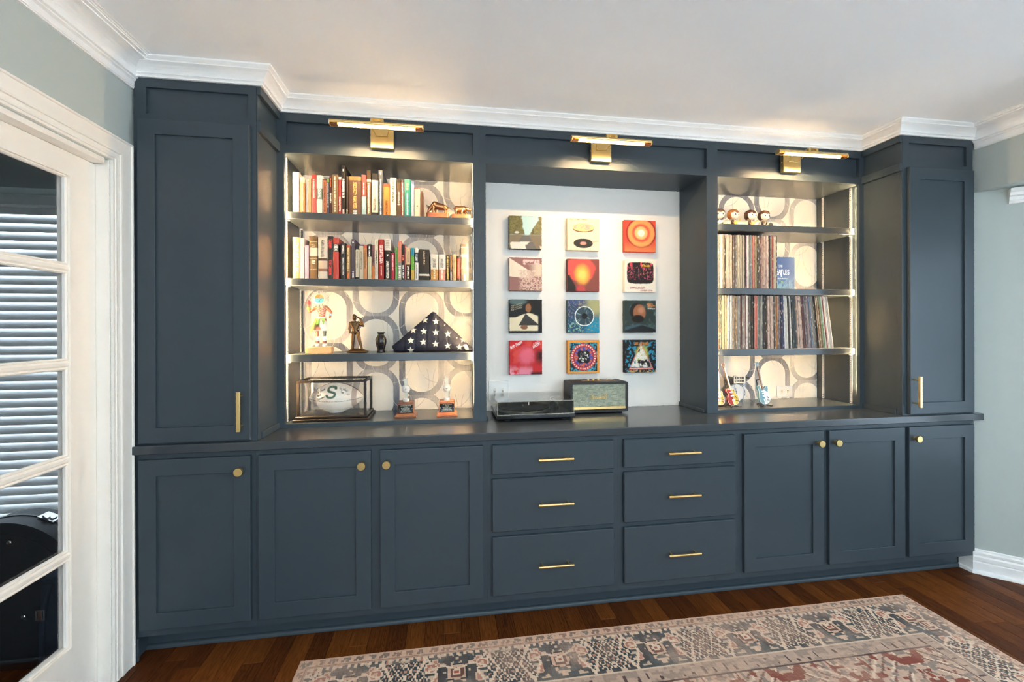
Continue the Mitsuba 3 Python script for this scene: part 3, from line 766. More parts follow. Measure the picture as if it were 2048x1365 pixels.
BOOKS_LOW = [
    (-1.1596, -1.123, 0.2121, [(1, 'c49c6d')], [('THE BEATLES', 'efdca0', 0.13, 0.85, 0.52)], 'tan cloth book with large gold capitals, first on the second shelf'),
    (-1.1202, -1.1015, 0.2054, [(1, 'f1dfdc')], [], 'thin pale pink book, taller of the two pink ones'),
    (-1.0997, -1.0808, 0.1704, [(1, 'e6c4d6')], [('-', 'c99fb6', 0.2, 0.7, 0.3)], 'short lilac-pink book left of the gilt-banded brown leather volume'),
    (-1.0795, -1.04, 0.2178, [(0.12, '6c5436'), (0.13, 'f0e6c8'), (0.27, '866a45'), (0.29, 'f0e6c8'), (0.46, 'f0e4cf'), (0.52, '7d623f'), (0.53, 'f0e6c8'), (0.77, '866a45'), (0.78, 'f0e6c8'), (1, '7d623f')], [('-', 'f3e8ca', 0.2, 0.24, 0.6), ('-', 'f3e8ca', 0.56, 0.64, 0.5)], 'gilt-banded brown leather volume with a pale label'),
    (-1.0364, -0.9926, 0.2143, [(0.5, 'ece4d4'), (0.56, '5e4335'), (0.75, 'e3cdb4'), (0.82, '8c6752'), (1, 'ece2d2')], [('Keith Richards', '3c3a37', 0.07, 0.48, 0.34)], 'thick cream book with brown shapes printed on the lower half of its spine'),
    (-0.9901, -0.9644, 0.2203, [(1, '221f1f')], [('Clapton', 'd23a3a', 0.08, 0.28, 0.62), ('Eric Clapton', 'd23a3a', 0.56, 0.9, 0.56)], 'black book with large red lettering'),
    (-0.9629, -0.9361, 0.2131, [(0.15, 'd24b3c'), (0.34, '1d2020'), (1, 'd24b3c')], [('#', 'e6e4d8', 0.16, 0.33, 0.8)], 'vermilion book with a black and white block'),
    (-0.9283, -0.9018, 0.1867, [(1, '23211f')], [('ORWELL', 'efece4', 0.05, 0.3, 0.36), ('ANIMAL FARM | 1984', 'd8d4cc', 0.4, 0.88, 0.22)], 'black book with wide-spaced white capitals, right of the vermilion one'),
    (-0.8999, -0.8787, 0.1758, [(0.07, 'c65a3e'), (1, '8f6a3e')], [('BRAVE NEW WORLD', 'ecd79a', 0.08, 0.76, 0.42), ('-', 'd9703c', 0.8, 0.97, 0.4)], 'brown book with gold capitals, left of the tall dusky mauve one'),
    (-0.8752, -0.8569, 0.2086, [(1, '5a5360')], [('-', 'eceaea', 0.06, 0.1, 0.5), ('-', 'd9d4dc', 0.8, 0.97, 0.5)], 'tall dusky mauve book with pale lettering at its foot'),
    (-0.8535, -0.8362, 0.1795, [(0.14, '2a2a2f'), (0.93, 'ddd4be'), (1, '2c3030')], [('REVOLUTION', '6f6f6a', 0.18, 0.66, 0.45)], 'cream paperback with a black top and a black foot'),
    (-0.8344, -0.8138, 0.1801, [(0.03, '3a3a78'), (1, 'd9d3bd')], [('-', '4d5150', 0.2, 0.7, 0.3)], 'cream paperback with a thin navy top edge'),
    (-0.8128, -0.7964, 0.1806, [(0.1, 'd9613f'), (1, 'd98f56')], [('-', '6b5730', 0.15, 0.7, 0.4)], 'orange paperback between the two cream ones'),
    (-0.7949, -0.7739, 0.1843, [(0.35, '26292e'), (1, 'ece2bf')], [('-', 'e6e6e2', 0.05, 0.32, 0.35), ('-', 'b7b88a', 0.4, 0.95, 0.35)], 'paperback with a black upper third and cream below'),
    (-0.7709, -0.7584, 0.1791, [(0.6, '8d6368'), (1, 'e0884a')], [('FOUNTAIN', '2b2224', 0.1, 0.58, 0.5)], 'paperback with a mauve upper part and an orange foot'),
    (-0.7573, -0.7412, 0.2107, [(1, 'efe7d2')], [('-', '8fa08c', 0.05, 0.12, 0.5), ('-', '3a4038', 0.28, 0.6, 0.5), ('-', 'b08aa0', 0.63, 0.85, 0.4)], 'tall cream paperback left of the red book with bold white capitals'),
    (-0.7382, -0.7115, 0.2114, [(1, 'b3322f')], [('SEINFELDIA', 'f4ece4', 0.14, 0.6, 0.52), ('-', 'e9c9c2', 0.66, 0.9, 0.2)], 'red book with bold white capitals, in the middle of the second shelf'),
    (-0.709, -0.6772, 0.2149, [(0.28, 'efe9e0'), (1, '231f1c')], [('#', '8c8a88', 0.03, 0.22, 0.7), ('v', 'f2efe6', 0.38, 0.43, 0.4), ('JAMES PATTERSON', 'f2eee2', 0.54, 0.96, 0.4)], 'thick book with a white top and a black lower part, lettered in white'),
    (-0.6759, -0.6576, 0.1425, [(1, 'c9414f')], [('-', 'f3d6d6', 0.08, 0.65, 0.3)], 'short crimson paperback with a pale title line'),
    (-0.656, -0.6418, 0.173, [(1, '76b452')], [('-', '2f5a22', 0.1, 0.6, 0.4)], 'narrow grass-green paperback beside the crimson one'),
    (-0.6406, -0.6218, 0.2062, [(0.55, 'dd8c78'), (0.62, '8b8f8c'), (1, 'a9a89c')], [('-', 'f1efe4', 0.65, 0.95, 0.6)], 'tall salmon book with a grey lower part'),
    (-0.6208, -0.6075, 0.1873, [(1, '201d1c')], [('-', 'e2624a', 0.3, 0.45, 0.7), ('-', 'efeae2', 0.58, 0.95, 0.45)], 'thin black book with a red and white title'),
    (-0.6068, -0.6014, 0.1875, [(1, 'a8474a')], [], 'very thin dull red booklet beside the thin black book'),
    (-0.6004, -0.5768, 0.1724, [(0.52, 'ecc79e'), (1, '4c3a33')], [('-', '7d705f', 0.12, 0.45, 0.35), ('-', 'efe4d4', 0.58, 0.95, 0.4)], 'peach and dark brown paperback'),
    (-0.5738, -0.5573, 0.1712, [(0.25, '35a3bf'), (0.68, '72b54b'), (1, 'd9b95a')], [('-', '1c5f74', 0.03, 0.22, 0.4)], 'paperback in bands of blue, green and yellow'),
    (-0.5552, -0.5351, 0.1717, [(0.14, 'f1ede2'), (0.45, '23282d'), (1, 'f1ede2')], [('ELLIS', 'e9ecec', 0.2, 0.4, 0.5), ('-', '5f6b73', 0.52, 0.95, 0.4)], 'white paperback with one black block near its top'),
    (-0.5336, -0.4781, 0.164, [(0.79, '353029'), (0.85, 'f3f0e6'), (1, '353029')], [('-', 'c9b9a6', 0.05, 0.5, 0.12)], 'wide charcoal slipcase with one white band'),
    (-0.4715, -0.4339, 0.1391, [(0.57, 'f3efe0'), (1, 'cf9c5c')], [('AYN RAND', '4a4842', 0.16, 0.5, 0.42), ('-', 'efe0b8', 0.6, 0.95, 0.3)], 'white paperback with an ochre foot'),
    (-0.4302, -0.3945, 0.14, [(0.57, 'f3efe4'), (1, 'e0947c')], [('AYN RAND', '55524c', 0.16, 0.5, 0.42), ('-', 'f0dcc6', 0.6, 0.95, 0.3)], 'white paperback with a salmon foot'),
    (-0.3909, -0.3735, 0.136, [(1, '5d4126')], [('-', 'f0cf6e', 0.04, 0.97, 0.55)], 'brown book with large gold capitals'),
    (-0.3708, -0.3587, 0.1364, [(1, '6e4a33')], [('-', 'd9a15c', 0.05, 0.55, 0.6), ('-', 'efe6da', 0.66, 0.97, 0.6)], 'narrow brown book with orange lettering'),
    (-0.3566, -0.3365, 0.1426, [(1, 'd9c7a0')], [('-', '8a7a56', 0.1, 0.95, 0.6)], 'gold and cream mottled book'),
    (-0.3349, -0.3169, 0.1332, [(0.1, '2a2320'), (0.88, 'b0403a'), (1, '4a3630')], [('-', 'e9b9a8', 0.2, 0.8, 0.25)], 'small red book with dark ends'),
    (-0.314, -0.273, 0.1988, [(0.08, '5a4f44'), (0.1, 'e9e0cf'), (0.27, '6b6058'), (0.28, 'e9e0cf'), (0.65, '7d7168'), (0.66, 'e9e0cf'), (1, '6d635d')], [('NIV', 'f6efe2', 0.3, 0.36, 1.0), ('|', 'f6f0e4', 0.82, 1, 0.2)], 'thick grey-brown leather volume, last on the second shelf'),
]

YBOOK = 0.285
BRIGHT = 0.58


def spine_text(text, x0, x1, ztop, zbot, size, y):
    """Lettering that runs down a spine."""
    w = (x1 - x0)
    h = w * size
    m = meshkit.text_mesh(text, h, 0.0005, bold=True)
    b = m.bounds
    L = b[1, 0] - b[0, 0]
    k = (ztop - zbot) / L
    m.apply_translation((-b[0, 0], -(b[0, 1] + b[1, 1]) / 2, 0))
    v = np.asarray(m.vertices)
    vx = v[:, 0] * min(k, 1.35)
    off = ((ztop - zbot) - L * min(k, 1.35)) / 2
    return trimesh.Trimesh(np.column_stack([(x0 + x1) / 2 + v[:, 1], y - v[:, 2], ztop - off - vx]), m.faces, process=False)


def marks(kind, x0, x1, ztop, zbot, size, y):
    """Printing too small to read in the photograph: rows of little strokes, blocks and lines."""
    xc, w = (x0 + x1) / 2, (x1 - x0) * size / 2
    t = .0004
    out = []
    if kind == '-':
        z = ztop
        while z > zbot:
            d = rng.uniform(.0022, .0050)
            out.append(cbox(xc - w * rng.uniform(.7, 1), xc + w * rng.uniform(.7, 1), y - t, y, max(z - d, zbot), z))
            z -= d + (.0014 if rng.random() < .8 else .0045)
    elif kind == '+':
        out = [cbox(xc - w, xc + w, y - t, y, (ztop + zbot) / 2 - .0015, (ztop + zbot) / 2 + .0015), cbox(xc - .001, xc + .001, y - t, y, zbot, ztop)]
    elif kind == '|':
        out = [cbox(xc - w, xc + w, y - t, y, zbot, ztop)]
    elif kind == '||':
        h = (ztop - zbot)
        out = [cbox(xc - w, xc + w, y - t, y, zbot, zbot + h * .4), cbox(xc - w, xc + w, y - t, y, zbot + h * .6, ztop)]
    elif kind == '.':
        out = [cyl((xc, y, (ztop + zbot) / 2), (xc, y - t, (ztop + zbot) / 2), w * .8, n=10)]
    elif kind == '#':
        n = 5
        h = (ztop - zbot) / n
        for i in range(n):
            out.append(cbox(xc - w * rng.uniform(.6, 1), xc + w * rng.uniform(.6, 1), y - t, y, zbot + (i + .2) * h, zbot + (i + .75) * h))
    elif kind == 'v':
        out = [prism(Polygon([(-w * .8, ztop), (0, zbot), (w * .8, ztop), (w * .25, ztop), (0, (ztop + zbot) / 2), (-w * .25, ztop)]), t, ((xc, y, 0), (1, 0, 0), (0, 0, 1)))]
    return cat(out)


def book(x0, x1, h, bands, words, label, zs, group, yb):
    depth = min(0.535 - yb, rng.uniform(.135, .175) + (h - .18) * .5)
    t = thing('book', label, 'book', group)
    x0, x1 = x0 + .0003, x1 - .0003
    w = x1 - x0
    bulge = min(.0022, w * .12) if w > .012 else .0005
    ct = min(.0022, w * .16)
    arc = [(x0 + w * (0.5 + 0.5 * math.cos(a)), yb + bulge * (1 - math.sin(a))) for a in np.linspace(math.pi, 0, 7)]
    outer = Polygon(arc + [(x1, yb + depth), (x0, yb + depth)])
    shell = outer.difference(sbox(x0 + ct, yb + bulge + ct, x1 - ct, yb + depth + 1))
    parts, z1, f0 = [], zs + h, 0
    for f, c in bands:
        za, zb_ = zs + h * (1 - f), zs + h * (1 - f0)
        parts.append((moved(prism(shell, zb_ - za, ((0, 0, 0), (1, 0, 0), (0, 1, 0))), (0, 0, za)), '#' + c))
        f0 = f
    m, col = tinted(parts)
    add('cover', m, 'vc_satin' if rng.random() < .45 else 'vc_matte', t, color=col * BRIGHT)
    add('pages', cbox(x0 + ct, x1 - ct, yb + bulge + ct, yb + depth - .004, zs + .002, zs + h - .0035), 'page_paper', t, label='cream block of pages')
    for text, c, a, b, s in words:
        zt_, zb_ = zs + h * (1 - a), zs + h * (1 - b)
        if len(text) > 2:
            add('lettering', spine_text(text, x0, x1, zt_, zb_, s, yb), 'vc_matte', t, color='#' + c)
        else:
            add('print', marks(text, x0, x1, zt_, zb_, s, yb), 'vc_matte', t, color='#' + c)


mat('page_paper', (0.72, 0.66, 0.54), 0.8, 0.2)
for row, zs, grp in ((BOOKS_TOP, 1.9904, 'books on the top shelf of the left bookcase'), (BOOKS_LOW, 1.6577, 'books on the second shelf of the left bookcase')):
    for x0, x1, h, bands, words, label in row:
        book(x0, x1, h, bands, words, label, zs + .0002, grp, YBOOK + rng.uniform(-.004, .004))

# ------------------------------------------------------------------ record sleeves: (share of the row's width, colour name, colours)
PAL = {'cream': ['e0cdb0', 'e6d6bb', 'd8c3a2', 'e3d2b6'], 'pinkish': ['dcbfae', 'd9b6a4', 'e2c8b8'], 'dark': ['26231f', '2f2b27', '1d1c1b'], 'mottled': ['6a6257', '4f4a43', '756c5e'], 'grey': ['9a9a92', '8a8d89', 'a9a79c'],
       'white': ['efe9df', 'e6e2da', 'f2eee8'], 'red': ['b04a42', 'a83e38'], 'coral': ['e0705c'], 'olive': ['a08a5e', '8f7c55', 'b09a6c'], 'magenta': ['9a3f72'], 'teal': ['3d4f52', '2f4045', '4a5c5c'], 'yellow': ['e6d3a0', 'dcc890'],
       'tan': ['b79b78', 'a68963', 'c4a885'], 'maroon': ['5b2a30'], 'green': ['6fa07c', '8ab58a'], 'orange': ['c58a55'], 'navy': ['34406b', '2c3658'], 'blue': ['6d8cb0'], 'mauve': ['8d7f88', '9a8e94']}
UP = [(.03, 'pinkish'), (.01, 'red'), (.065, 'cream'), (.008, 'dark'), (.07, 'cream'), (.028, 'dark'), (.09, 'cream'), (.014, 'maroon'), (.05, 'mottled'), (.12, 'cream'), (.02, 'dark'), (.008, 'magenta'), (.025, 'white'), (.05, 'grey'), (.008, 'dark'), (.03, 'coral'), (.045, 'olive'), (.055, 'mottled'), (.013, 'red'),
      (.11, 'pinkish'), (.018, 'dark'), (.012, 'white'), (.026, 'red'), (.05, 'cream'), (.018, 'mottled')]
LOW = [(.033, 'teal'), (.018, 'orange'), (.022, 'teal'), (.043, 'yellow'), (.04, 'white'), (.04, 'tan'), (.02, 'grey'), (.013, 'maroon'), (.024, 'grey'), (.006, 'red'), (.016, 'white'), (.02, 'mottled'), (.028, 'dark'), (.024, 'coral'), (.042, 'grey'), (.032, 'dark'), (.05, 'pinkish'), (.02, 'mottled'), (.018, 'orange'), (.02, 'mauve'), (.03, 'navy'),
       (.034, 'white'), (.014, 'dark'), (.013, 'white'), (.04, 'teal'), (.05, 'pinkish'), (.022, 'maroon'), (.045, 'mauve'), (.01, 'blue'), (.03, 'grey'), (.016, 'dark'), (.036, 'tan'), (.016, 'green'), (.014, 'white'), (.005, 'red'), (.05, 'white')]
GREEN_WORDS = None


def record(x, w, lean, zs, name, hexc, group, label, fleck, y0):
    h = .315 + rng.uniform(-.002, .003)
    base = lin('#' + hexc)
    base = base * .72 + (base.mean() * .6 + .14) * np.array([1.0, .93, .82]) * .28
    n = 26 if fleck > 0 else 4
    zz = np.linspace(0, h, n + 1)
    m = []
    for a, b in zip(zz[:-1], zz[1:]):
        q = cbox(x, x + w, y0, y0 + .235, a, b)
        c = base * rng.uniform(.92, 1.05)
        if rng.random() < fleck:
            c = base * .55 + lin('#' + rng.choice(['f2ead8', '2a2622', '8c4038', '4a5560'])) * .45
        m.append((q, c))
    mesh = cat([q for q, _ in m])
    col = np.vstack([np.tile(np.clip(c, 0, .95), (8, 1)) for _, c in m])
    # the two end faces between the steps of one sleeve vanish inside it
    v = np.asarray(mesh.vertices)
    if lean:
        ca, sa = math.cos(lean), math.sin(lean)
        dx, dz = v[:, 0] - (x + w), v[:, 2].copy()
        v = np.column_stack([x + w + dx * ca - dz * sa, v[:, 1], dz * ca + dx * sa])
        v[:, 2] -= v[:, 2].min()
    mesh = trimesh.Trimesh(v + [0, 0, zs + .0002], mesh.faces, process=False)
    return add('record_sleeve', mesh, 'vc_matte', None, label, 'record sleeve', group, color=col * .74)


mean_name = {'cream': 'cream', 'pinkish': 'dusty pink', 'dark': 'black', 'mottled': 'mottled dark', 'grey': 'grey', 'white': 'white', 'red': 'red', 'coral': 'coral', 'olive': 'olive', 'magenta': 'magenta', 'teal': 'dark teal', 'yellow': 'pale yellow', 'tan': 'tan', 'maroon': 'maroon', 'green': 'green', 'orange': 'orange-brown', 'navy': 'navy', 'blue': 'sky blue', 'mauve': 'mauve-grey'}
nrec = 0
for row, xa, xb, zs, where, avg in ((UP, 1.1405, 1.5700, 1.6360, 'upper', .0046), (LOW, 1.1405, 1.9560, 1.2783, 'lower', .0054)):
    tot = sum(s for s, _ in row)
    x = xa
    for s, nm in row:
        end = x + (xb - xa) * s / tot
        k = max(1, round((end - x) / avg))
        ws = [rng.uniform(.7, 1.3) for _ in range(k)]
        ws = [v * (end - x) / sum(ws) for v in ws]
        for w in ws:
            u = (x + w - xa) / (xb - xa)
            lean = math.radians(8.2) * max(0, (u - .42) / .58) ** 1.25 if where == 'lower' else 0.0
            fleck = {'mottled': .6, 'dark': .25, 'teal': .3, 'tan': .45, 'navy': .3, 'mauve': .3, 'pinkish': .22, 'grey': .2, 'olive': .2}.get(nm, .07)
            record(x + .0002, w - .0004 - (.0007 if lean else 0), lean, zs, nm, rng.choice(PAL[nm]), f'{mean_name[nm]} record sleeves in the {where} record row', f'thin {mean_name[nm]} record sleeve standing in the {where} row of records', fleck, .276 + rng.uniform(-.002, .004))
            x += w
            nrec += 1

# ------------------------------------------------------------------ twelve square prints on canvas
def gnoise(U, V, f, seed=0, octaves=3):
    return meshkit.fbm(np.stack([U * f, V * f, np.full_like(U, seed * 7.3)], -1), octaves, seed)


def sm(a, b, x):
    t = np.clip((x - a) / (b - a), 0, 1)
    return t * t * (3 - 2 * t)


def put(img, mask, c):
    c = lin('#' + c) if isinstance(c, str) else c
    return img * (1 - mask[..., None]) + c * mask[..., None]


def base(U, c):
    return np.tile(lin('#' + c), U.shape + (1,))


def disc(U, V, x, y, rx, ry=None, e=.012):
    ry = rx if ry is None else ry
    d = np.sqrt(((U - x) / rx) ** 2 + ((V - y) / ry) ** 2)
    return 1 - sm(1 - e / rx, 1 + e / rx, d)


def art_road(U, V):
    im = base(U, 'bfe0da')
    n, n2 = gnoise(U, V, 9, 1), gnoise(U, V, 26, 2)
    edge = np.abs(U - .52) - .02 - .55 * sm(.40, 1.0, V) * .55
    tree = sm(.02, .06, np.where(U < .52, .50 - U - .10 * sm(.45, 1, V) * (1.4 - n), U - .60 - .30 * sm(.42, 1, V) * (.6 + .7 * n)) + .10 * (n - .5)) * sm(.40, .46, V)
    tc = base(U, '33392a') * (1 - n2[..., None]) + base(U, '9a8f55') * n2[..., None]
    tc = np.where((U > .75)[..., None], tc * 1.15 + .02, tc)
    im = im * (1 - tree[..., None]) + tc * tree[..., None]
    road = 1 - sm(.40, .46, V + .03 * (n - .5))
    im = put(im, road, '6f6d68')
    verge = road * sm(.0, .03, np.abs(U - .5) - .07 - .62 * (.44 - V))
    im = put(im, verge * (.5 + .5 * n2), '8b7a5c')
    im = put(im, disc(U, V, .23, .50, .07, .035), 'd8d3c4')
    im = put(im, (1 - sm(.20, .24, V)) * sm(.48, .52, gnoise(U + V * .5, V * .5, 5, 4, 1)), 'e9e2d2')
    return im


def art_discs(U, V):
    im = base(U, 'ecdcb8')
    im = put(im, disc(U, V, .50, .66, .33, .10), '7a4a35')
    im = put(im, disc(U, V, .50, .72, .34, .13), 'd9c58a')
    im = put(im, disc(U, V, .50, .73, .30, .09) * sm(.5, .6, gnoise(U, V, 22, 3)), 'c9a69a')
    im = put(im, disc(U, V, .50, .22, .31, .15), '33302b')
    im = put(im, disc(U, V, .50, .22, .10, .05), 'dd8f86')
    im = put(im, sm(.0, .02, .03 - np.abs(V - (.25 + (U - .75) * .25))) * (U > .78), 'd6b49b')
    return im


def art_glow(U, V):
    im = base(U, 'dd4a3a')
    r = np.hypot(U - .53, V - .60)
    w = .02 * (gnoise(U, V, 12, 5) - .5)
    im = put(im, 1 - sm(.40, .46, r + w), 'f0a05c')
    im = put(im, sm(.43, .47, r + w) * (1 - sm(.46, .50, r + w)), '7a2a22')
    im = put(im, 1 - sm(.24, .34, r + w), 'e2553e')
    im = put(im, 1 - sm(.16, .25, r + w), 'f3c07c')
    im = put(im, 1 - sm(.09, .13, r), 'f6eed8')
    im = put(im, sm(.62, 1.0, 1 - V) * .5, 'f0a05c')
    return im


def art_mauve(U, V):
    im = base(U, '9b6f68')
    n, n2 = gnoise(U, V, 14, 6), gnoise(U, V, 40, 7)
    im = put(im, sm(0, .02, V - (.42 - .1 * U)) * sm(0, .02, (1.0 - .62 * U) - V) * (1 - sm(.5, .75, U)), 'ecdcc4')
    im = put(im, sm(.25, .4, U + .1 * (n - .5)) * sm(.3, .36, 1 - V) * (1 - sm(.0, .02, V - .62)) * sm(.42, .5, n2), 'd9b8a6')
    im = put(im, sm(.55, .9, U) * sm(.4, .5, V) * (1 - sm(.80, .84, V)) * .9, 'e6cfb6')
    im = put(im, sm(.45, .55, gnoise(U, V * .6, 20, 8)) * sm(.0, .03, U - .40) * sm(.0, .03, V - .78) * sm(0, .03, .96 - V) * sm(0, .03, .95 - U), 'e8c4ba')
    return im


def art_flame(U, V):
    im = base(U, '8a4a42')
    n = gnoise(U, V, 7, 9)
    r = np.hypot((U - .38) / .55, (V - .68) / .42)
    im = put(im, 1 - sm(.82, .98, r + .25 * (n - .5)), 'e2564e')
    r2 = np.hypot((U - .46) / .30, (V - .52) / .40)
    im = put(im, 1 - sm(.55, 1.0, r2 + .2 * (n - .5)), 'f0a54a')
    im = put(im, 1 - sm(.2, .7, r2 + .3 * (n - .5)), 'f3d26a')
    im = put(im, (1 - sm(.36, .42, U + V * .55 + .1 * n)) * (V < .5), '2a2522')
    im = put(im, (1 - sm(.10, .2, np.hypot(U - .42, V - .05))) * .8, 'c94a4a')
    return im


def art_stage(U, V):
    im = base(U, 'efe6d4')
    q = ((np.abs(U - .5) / .43) ** 6 + (np.abs(V - .60) / .34) ** 6) ** (1 / 6.)
    w = .05 * (gnoise(U, V, 16, 10) - .5)
    m = 1 - sm(.97, 1.03, q + w)
    n, n2 = gnoise(U, V, 30, 11), gnoise(U, V, 18, 12)
    c = base(U, '241a1c')
    c = put(c, sm(.56, .66, n) * (V > .38) * (V < .80), 'b8476a')
    c = put(c, sm(.60, .7, n2) * (V > .45), 'a07848')
    c = put(c, sm(.62, .7, gnoise(U * 2.5, V * .5, 9, 13)) * (V > .70), 'd9485a')
    return im * (1 - m[..., None]) + c * m[..., None]


def art_suit(U, V):
    im = base(U, '1c1e20')
    n = gnoise(U, V, 10, 14)
    im = put(im, disc(U, V, .25, .95, .28, .10, .08) * .6, '6f8a88')
    im = put(im, sm(0, .03, .62 - V - .32 * np.abs(U - .60) + .05 * (n - .5)) * sm(0, .02, V - .05) * (1 - sm(.86, .90, U)), 'e9dcbc')
    im = put(im, sm(0, .03, .48 - V) * (1 - sm(.2, .5, U - .1 + V * .2)) * sm(0, .02, V - .06), 'e6d9b8')
    im = put(im, sm(0, .03, .60 - V - 1.1 * np.abs(U - .52 + .3 * (V - .5))) * (V > .22), '3a3a38')
    im = put(im, disc(U, V, .62, .79, .13, .17), '2a2119')
    im = put(im, disc(U, V, .58, .75, .085, .13), '9a6a4a')
    im = put(im, disc(U, V, .45, .17, .11, .07), '8a5c40')
    return im


def art_lens(U, V):
    n, n2 = gnoise(U, V, 8, 15), gnoise(U, V, 30, 16)
    im = base(U, '2f4a6a')
    im = put(im, sm(.3, .8, U + .3 * (n - .5)) * sm(.3, .7, V), 'a9a878')
    im = put(im, sm(.35, .75, U + .3 * (n - .5)) * (1 - sm(.3, .6, V)), '1f8aa6')
    im = put(im, (1 - sm(.3, .6, U)) * (1 - sm(.2, .5, V)) * sm(.5, .6, n2), '49a7a0')
    im = put(im, sm(.86, .9, V) * (1 - sm(.4, .7, U)), '39507e')
    im = put(im, sm(.60, .66, n2) * .5, 'c0a27a')
    r = np.hypot(U - .53, V - .51)
    im = put(im, 1 - sm(.30, .315, r), 'e6ecec')
    im = put(im, 1 - sm(.275, .29, r), '32464f')
    a = np.arctan2(V - .51, U - .53)
    im = put(im, (1 - sm(.27, .285, r)) * sm(.55, .75, gnoise(a * 5, r * 3, 1.0, 17)), '7f949a')
    im = put(im, 1 - sm(.085, .10, r), '15181b')
    return im


def art_portrait(U, V):
    im = base(U, '2c3a36')
    n = gnoise(U, V, 9, 18)
    im = put(im, sm(.55, .75, gnoise(U, V, 5, 19)), '5c7a74')
    im = put(im, (1 - sm(.24, .30, V + .22 * np.abs(U - .45) + .05 * (n - .5))), '3c5560')
    im = put(im, (1 - sm(.20, .26, V + .3 * np.abs(U - .55))), '1e2224')
    im = put(im, disc(U, V, .40, .67, .25, .26), '1f1a17')
    im = put(im, disc(U, V, .47, .62, .20, .26, .02), '9a6446')
    im = put(im, disc(U, V, .52, .70, .10, .10, .05) * .5, 'd09a78')
    im = put(im, disc(U, V, .42, .43, .20, .12, .03), '17120f')
    return im


def art_red(U, V):
    n, n2 = gnoise(U, V, 5, 20), gnoise(U, V, 12, 21)
    im = base(U, 'c9292c')
    im = put(im, sm(.45, .75, n), 'e0483e')
    im = put(im, 1 - sm(.12, .34, np.hypot((U - .52) / 1.0, (V - .55) / 1.1) + .12 * (n2 - .5)), 'e86a7c')
    im = put(im, sm(.70, .95, U) * sm(.2, .5, V) * (1 - sm(.6, .8, V)), '3a1214')
    im = put(im, (1 - sm(.02, .34, V)) * (1 - sm(.1, .5, U)) * sm(.35, .6, n2), 'f0a6b4')
    im = put(im, (1 - sm(.1, .3, V)) * (1 - sm(.16, .24, np.abs(U - .50))), 'e88a9c')
    im = put(im, (1 - sm(.02, .12, V)) * sm(.6, .7, U), '4a1216')
    return im


def art_mandala(U, V):
    im = base(U, 'e29a45')
    inn = (np.abs(U - .5) < .43) & (np.abs(V - .5) < .43)
    n = gnoise(U, V, 34, 22)
    c = base(U, '1d2a33')
    c = put(c, sm(.48, .56, gnoise(U + V, U - V, 18, 23)), '3f9ab0')
    im = np.where(inn[..., None], c, im)
    r = np.hypot(U - .5, V - .5)
    a = np.arctan2(V - .5, U - .5)
    im = put(im, 1 - sm(.405, .415, r), 'c93a3a')
    im = put(im, (1 - sm(.02, .026, np.abs(r - .365))) * (np.sin(a * 30) > .1), 'e8d8c8')
    im = put(im, 1 - sm(.31, .32, r), '7a2430')
    im = put(im, 1 - sm(.295, .305, r), '4a4f9a')
    im = put(im, (1 - sm(.29, .30, r)) * sm(.48, .58, gnoise(a * 3, r * 2, 3.0, 24)), 'd9694a')
    im = put(im, 1 - sm(.20, .215, r + .03 * np.cos(4 * a)), '17181a')
    im = put(im, (1 - sm(.055, .07, np.abs(r - .10))) * sm(.55, .6, n), 'd8d4cc')
    return im


def art_shards(U, V):
    im = base(U, '14191c')
    n, n2 = gnoise(U, V, 16, 25), gnoise(U, V, 9, 26)
    im = put(im, sm(.58, .64, gnoise(U * 2 + V, V * 2 - U, 8, 27)), '2f8aa8')
    im = put(im, (1 - sm(.18, .34, np.hypot((U - .55) / .8, V - .55) + .2 * (n2 - .5))) * .9, 'b7c04a')
    tri = np.maximum(np.abs(U - .52) * 2.05 - (.93 - V), .08 - V)
    im = put(im, (1 - sm(-.10, -.06, tri)) * sm(.30, .5, n), 'ece6da')
    im = put(im, (1 - sm(-.10, -.06, tri)) * sm(.56, .6, n2), '2a2426')
    im = put(im, 1 - sm(.012, .03, np.abs(tri + .03)), 'd84a42')
    im = put(im, 1 - sm(.0, .012, np.abs(tri + .045)), 'f0dcd0')
    im = put(im, (1 - sm(.04, .1, V)) * sm(.5, .6, n), 'c9a060')
    return im


XS = [(-0.023, 0.174), (0.331, 0.531), (0.694, 0.899)]
ZS_ = [(1.875, 2.071), (1.627, 1.824), (1.376, 1.575), (1.129, 1.331)]
ARTS = [[(art_road, '3a3a30', 'square canvas print of a road between dark trees, top left of the twelve prints'), (art_discs, 'dccba6', 'cream square canvas print with a brown and a black ellipse, top middle'), (art_glow, 'd14a3c', 'orange-red square canvas print with pale glowing rings, top right')],
        [(art_mauve, '6b4a46', 'mauve and cream square canvas print, first in the second row of prints'), (art_flame, '6b3a36', 'red and yellow square canvas print, middle of the second row of prints'), (art_stage, 'e6dcc8', 'white square canvas print with a black picture, last in the second row')],
        [(art_suit, '2a2c2e', 'black square canvas print with a cream-suited figure, first in the third row'), (art_lens, '3f5560', 'blue and teal square canvas print with a white-rimmed disc, third row'), (art_portrait, '3a4a48', 'dark green square canvas print with a brown head, last in the third row of prints')],
        [(art_red, '8a2026', 'crimson and pink square canvas print, bottom left of the twelve prints'), (art_mandala, 'd08a3a', 'orange-bordered square canvas print with a red ring, bottom middle of the twelve prints'), (art_shards, '201416', 'black square canvas print with a red triangle outline, bottom right of the twelve prints')]]


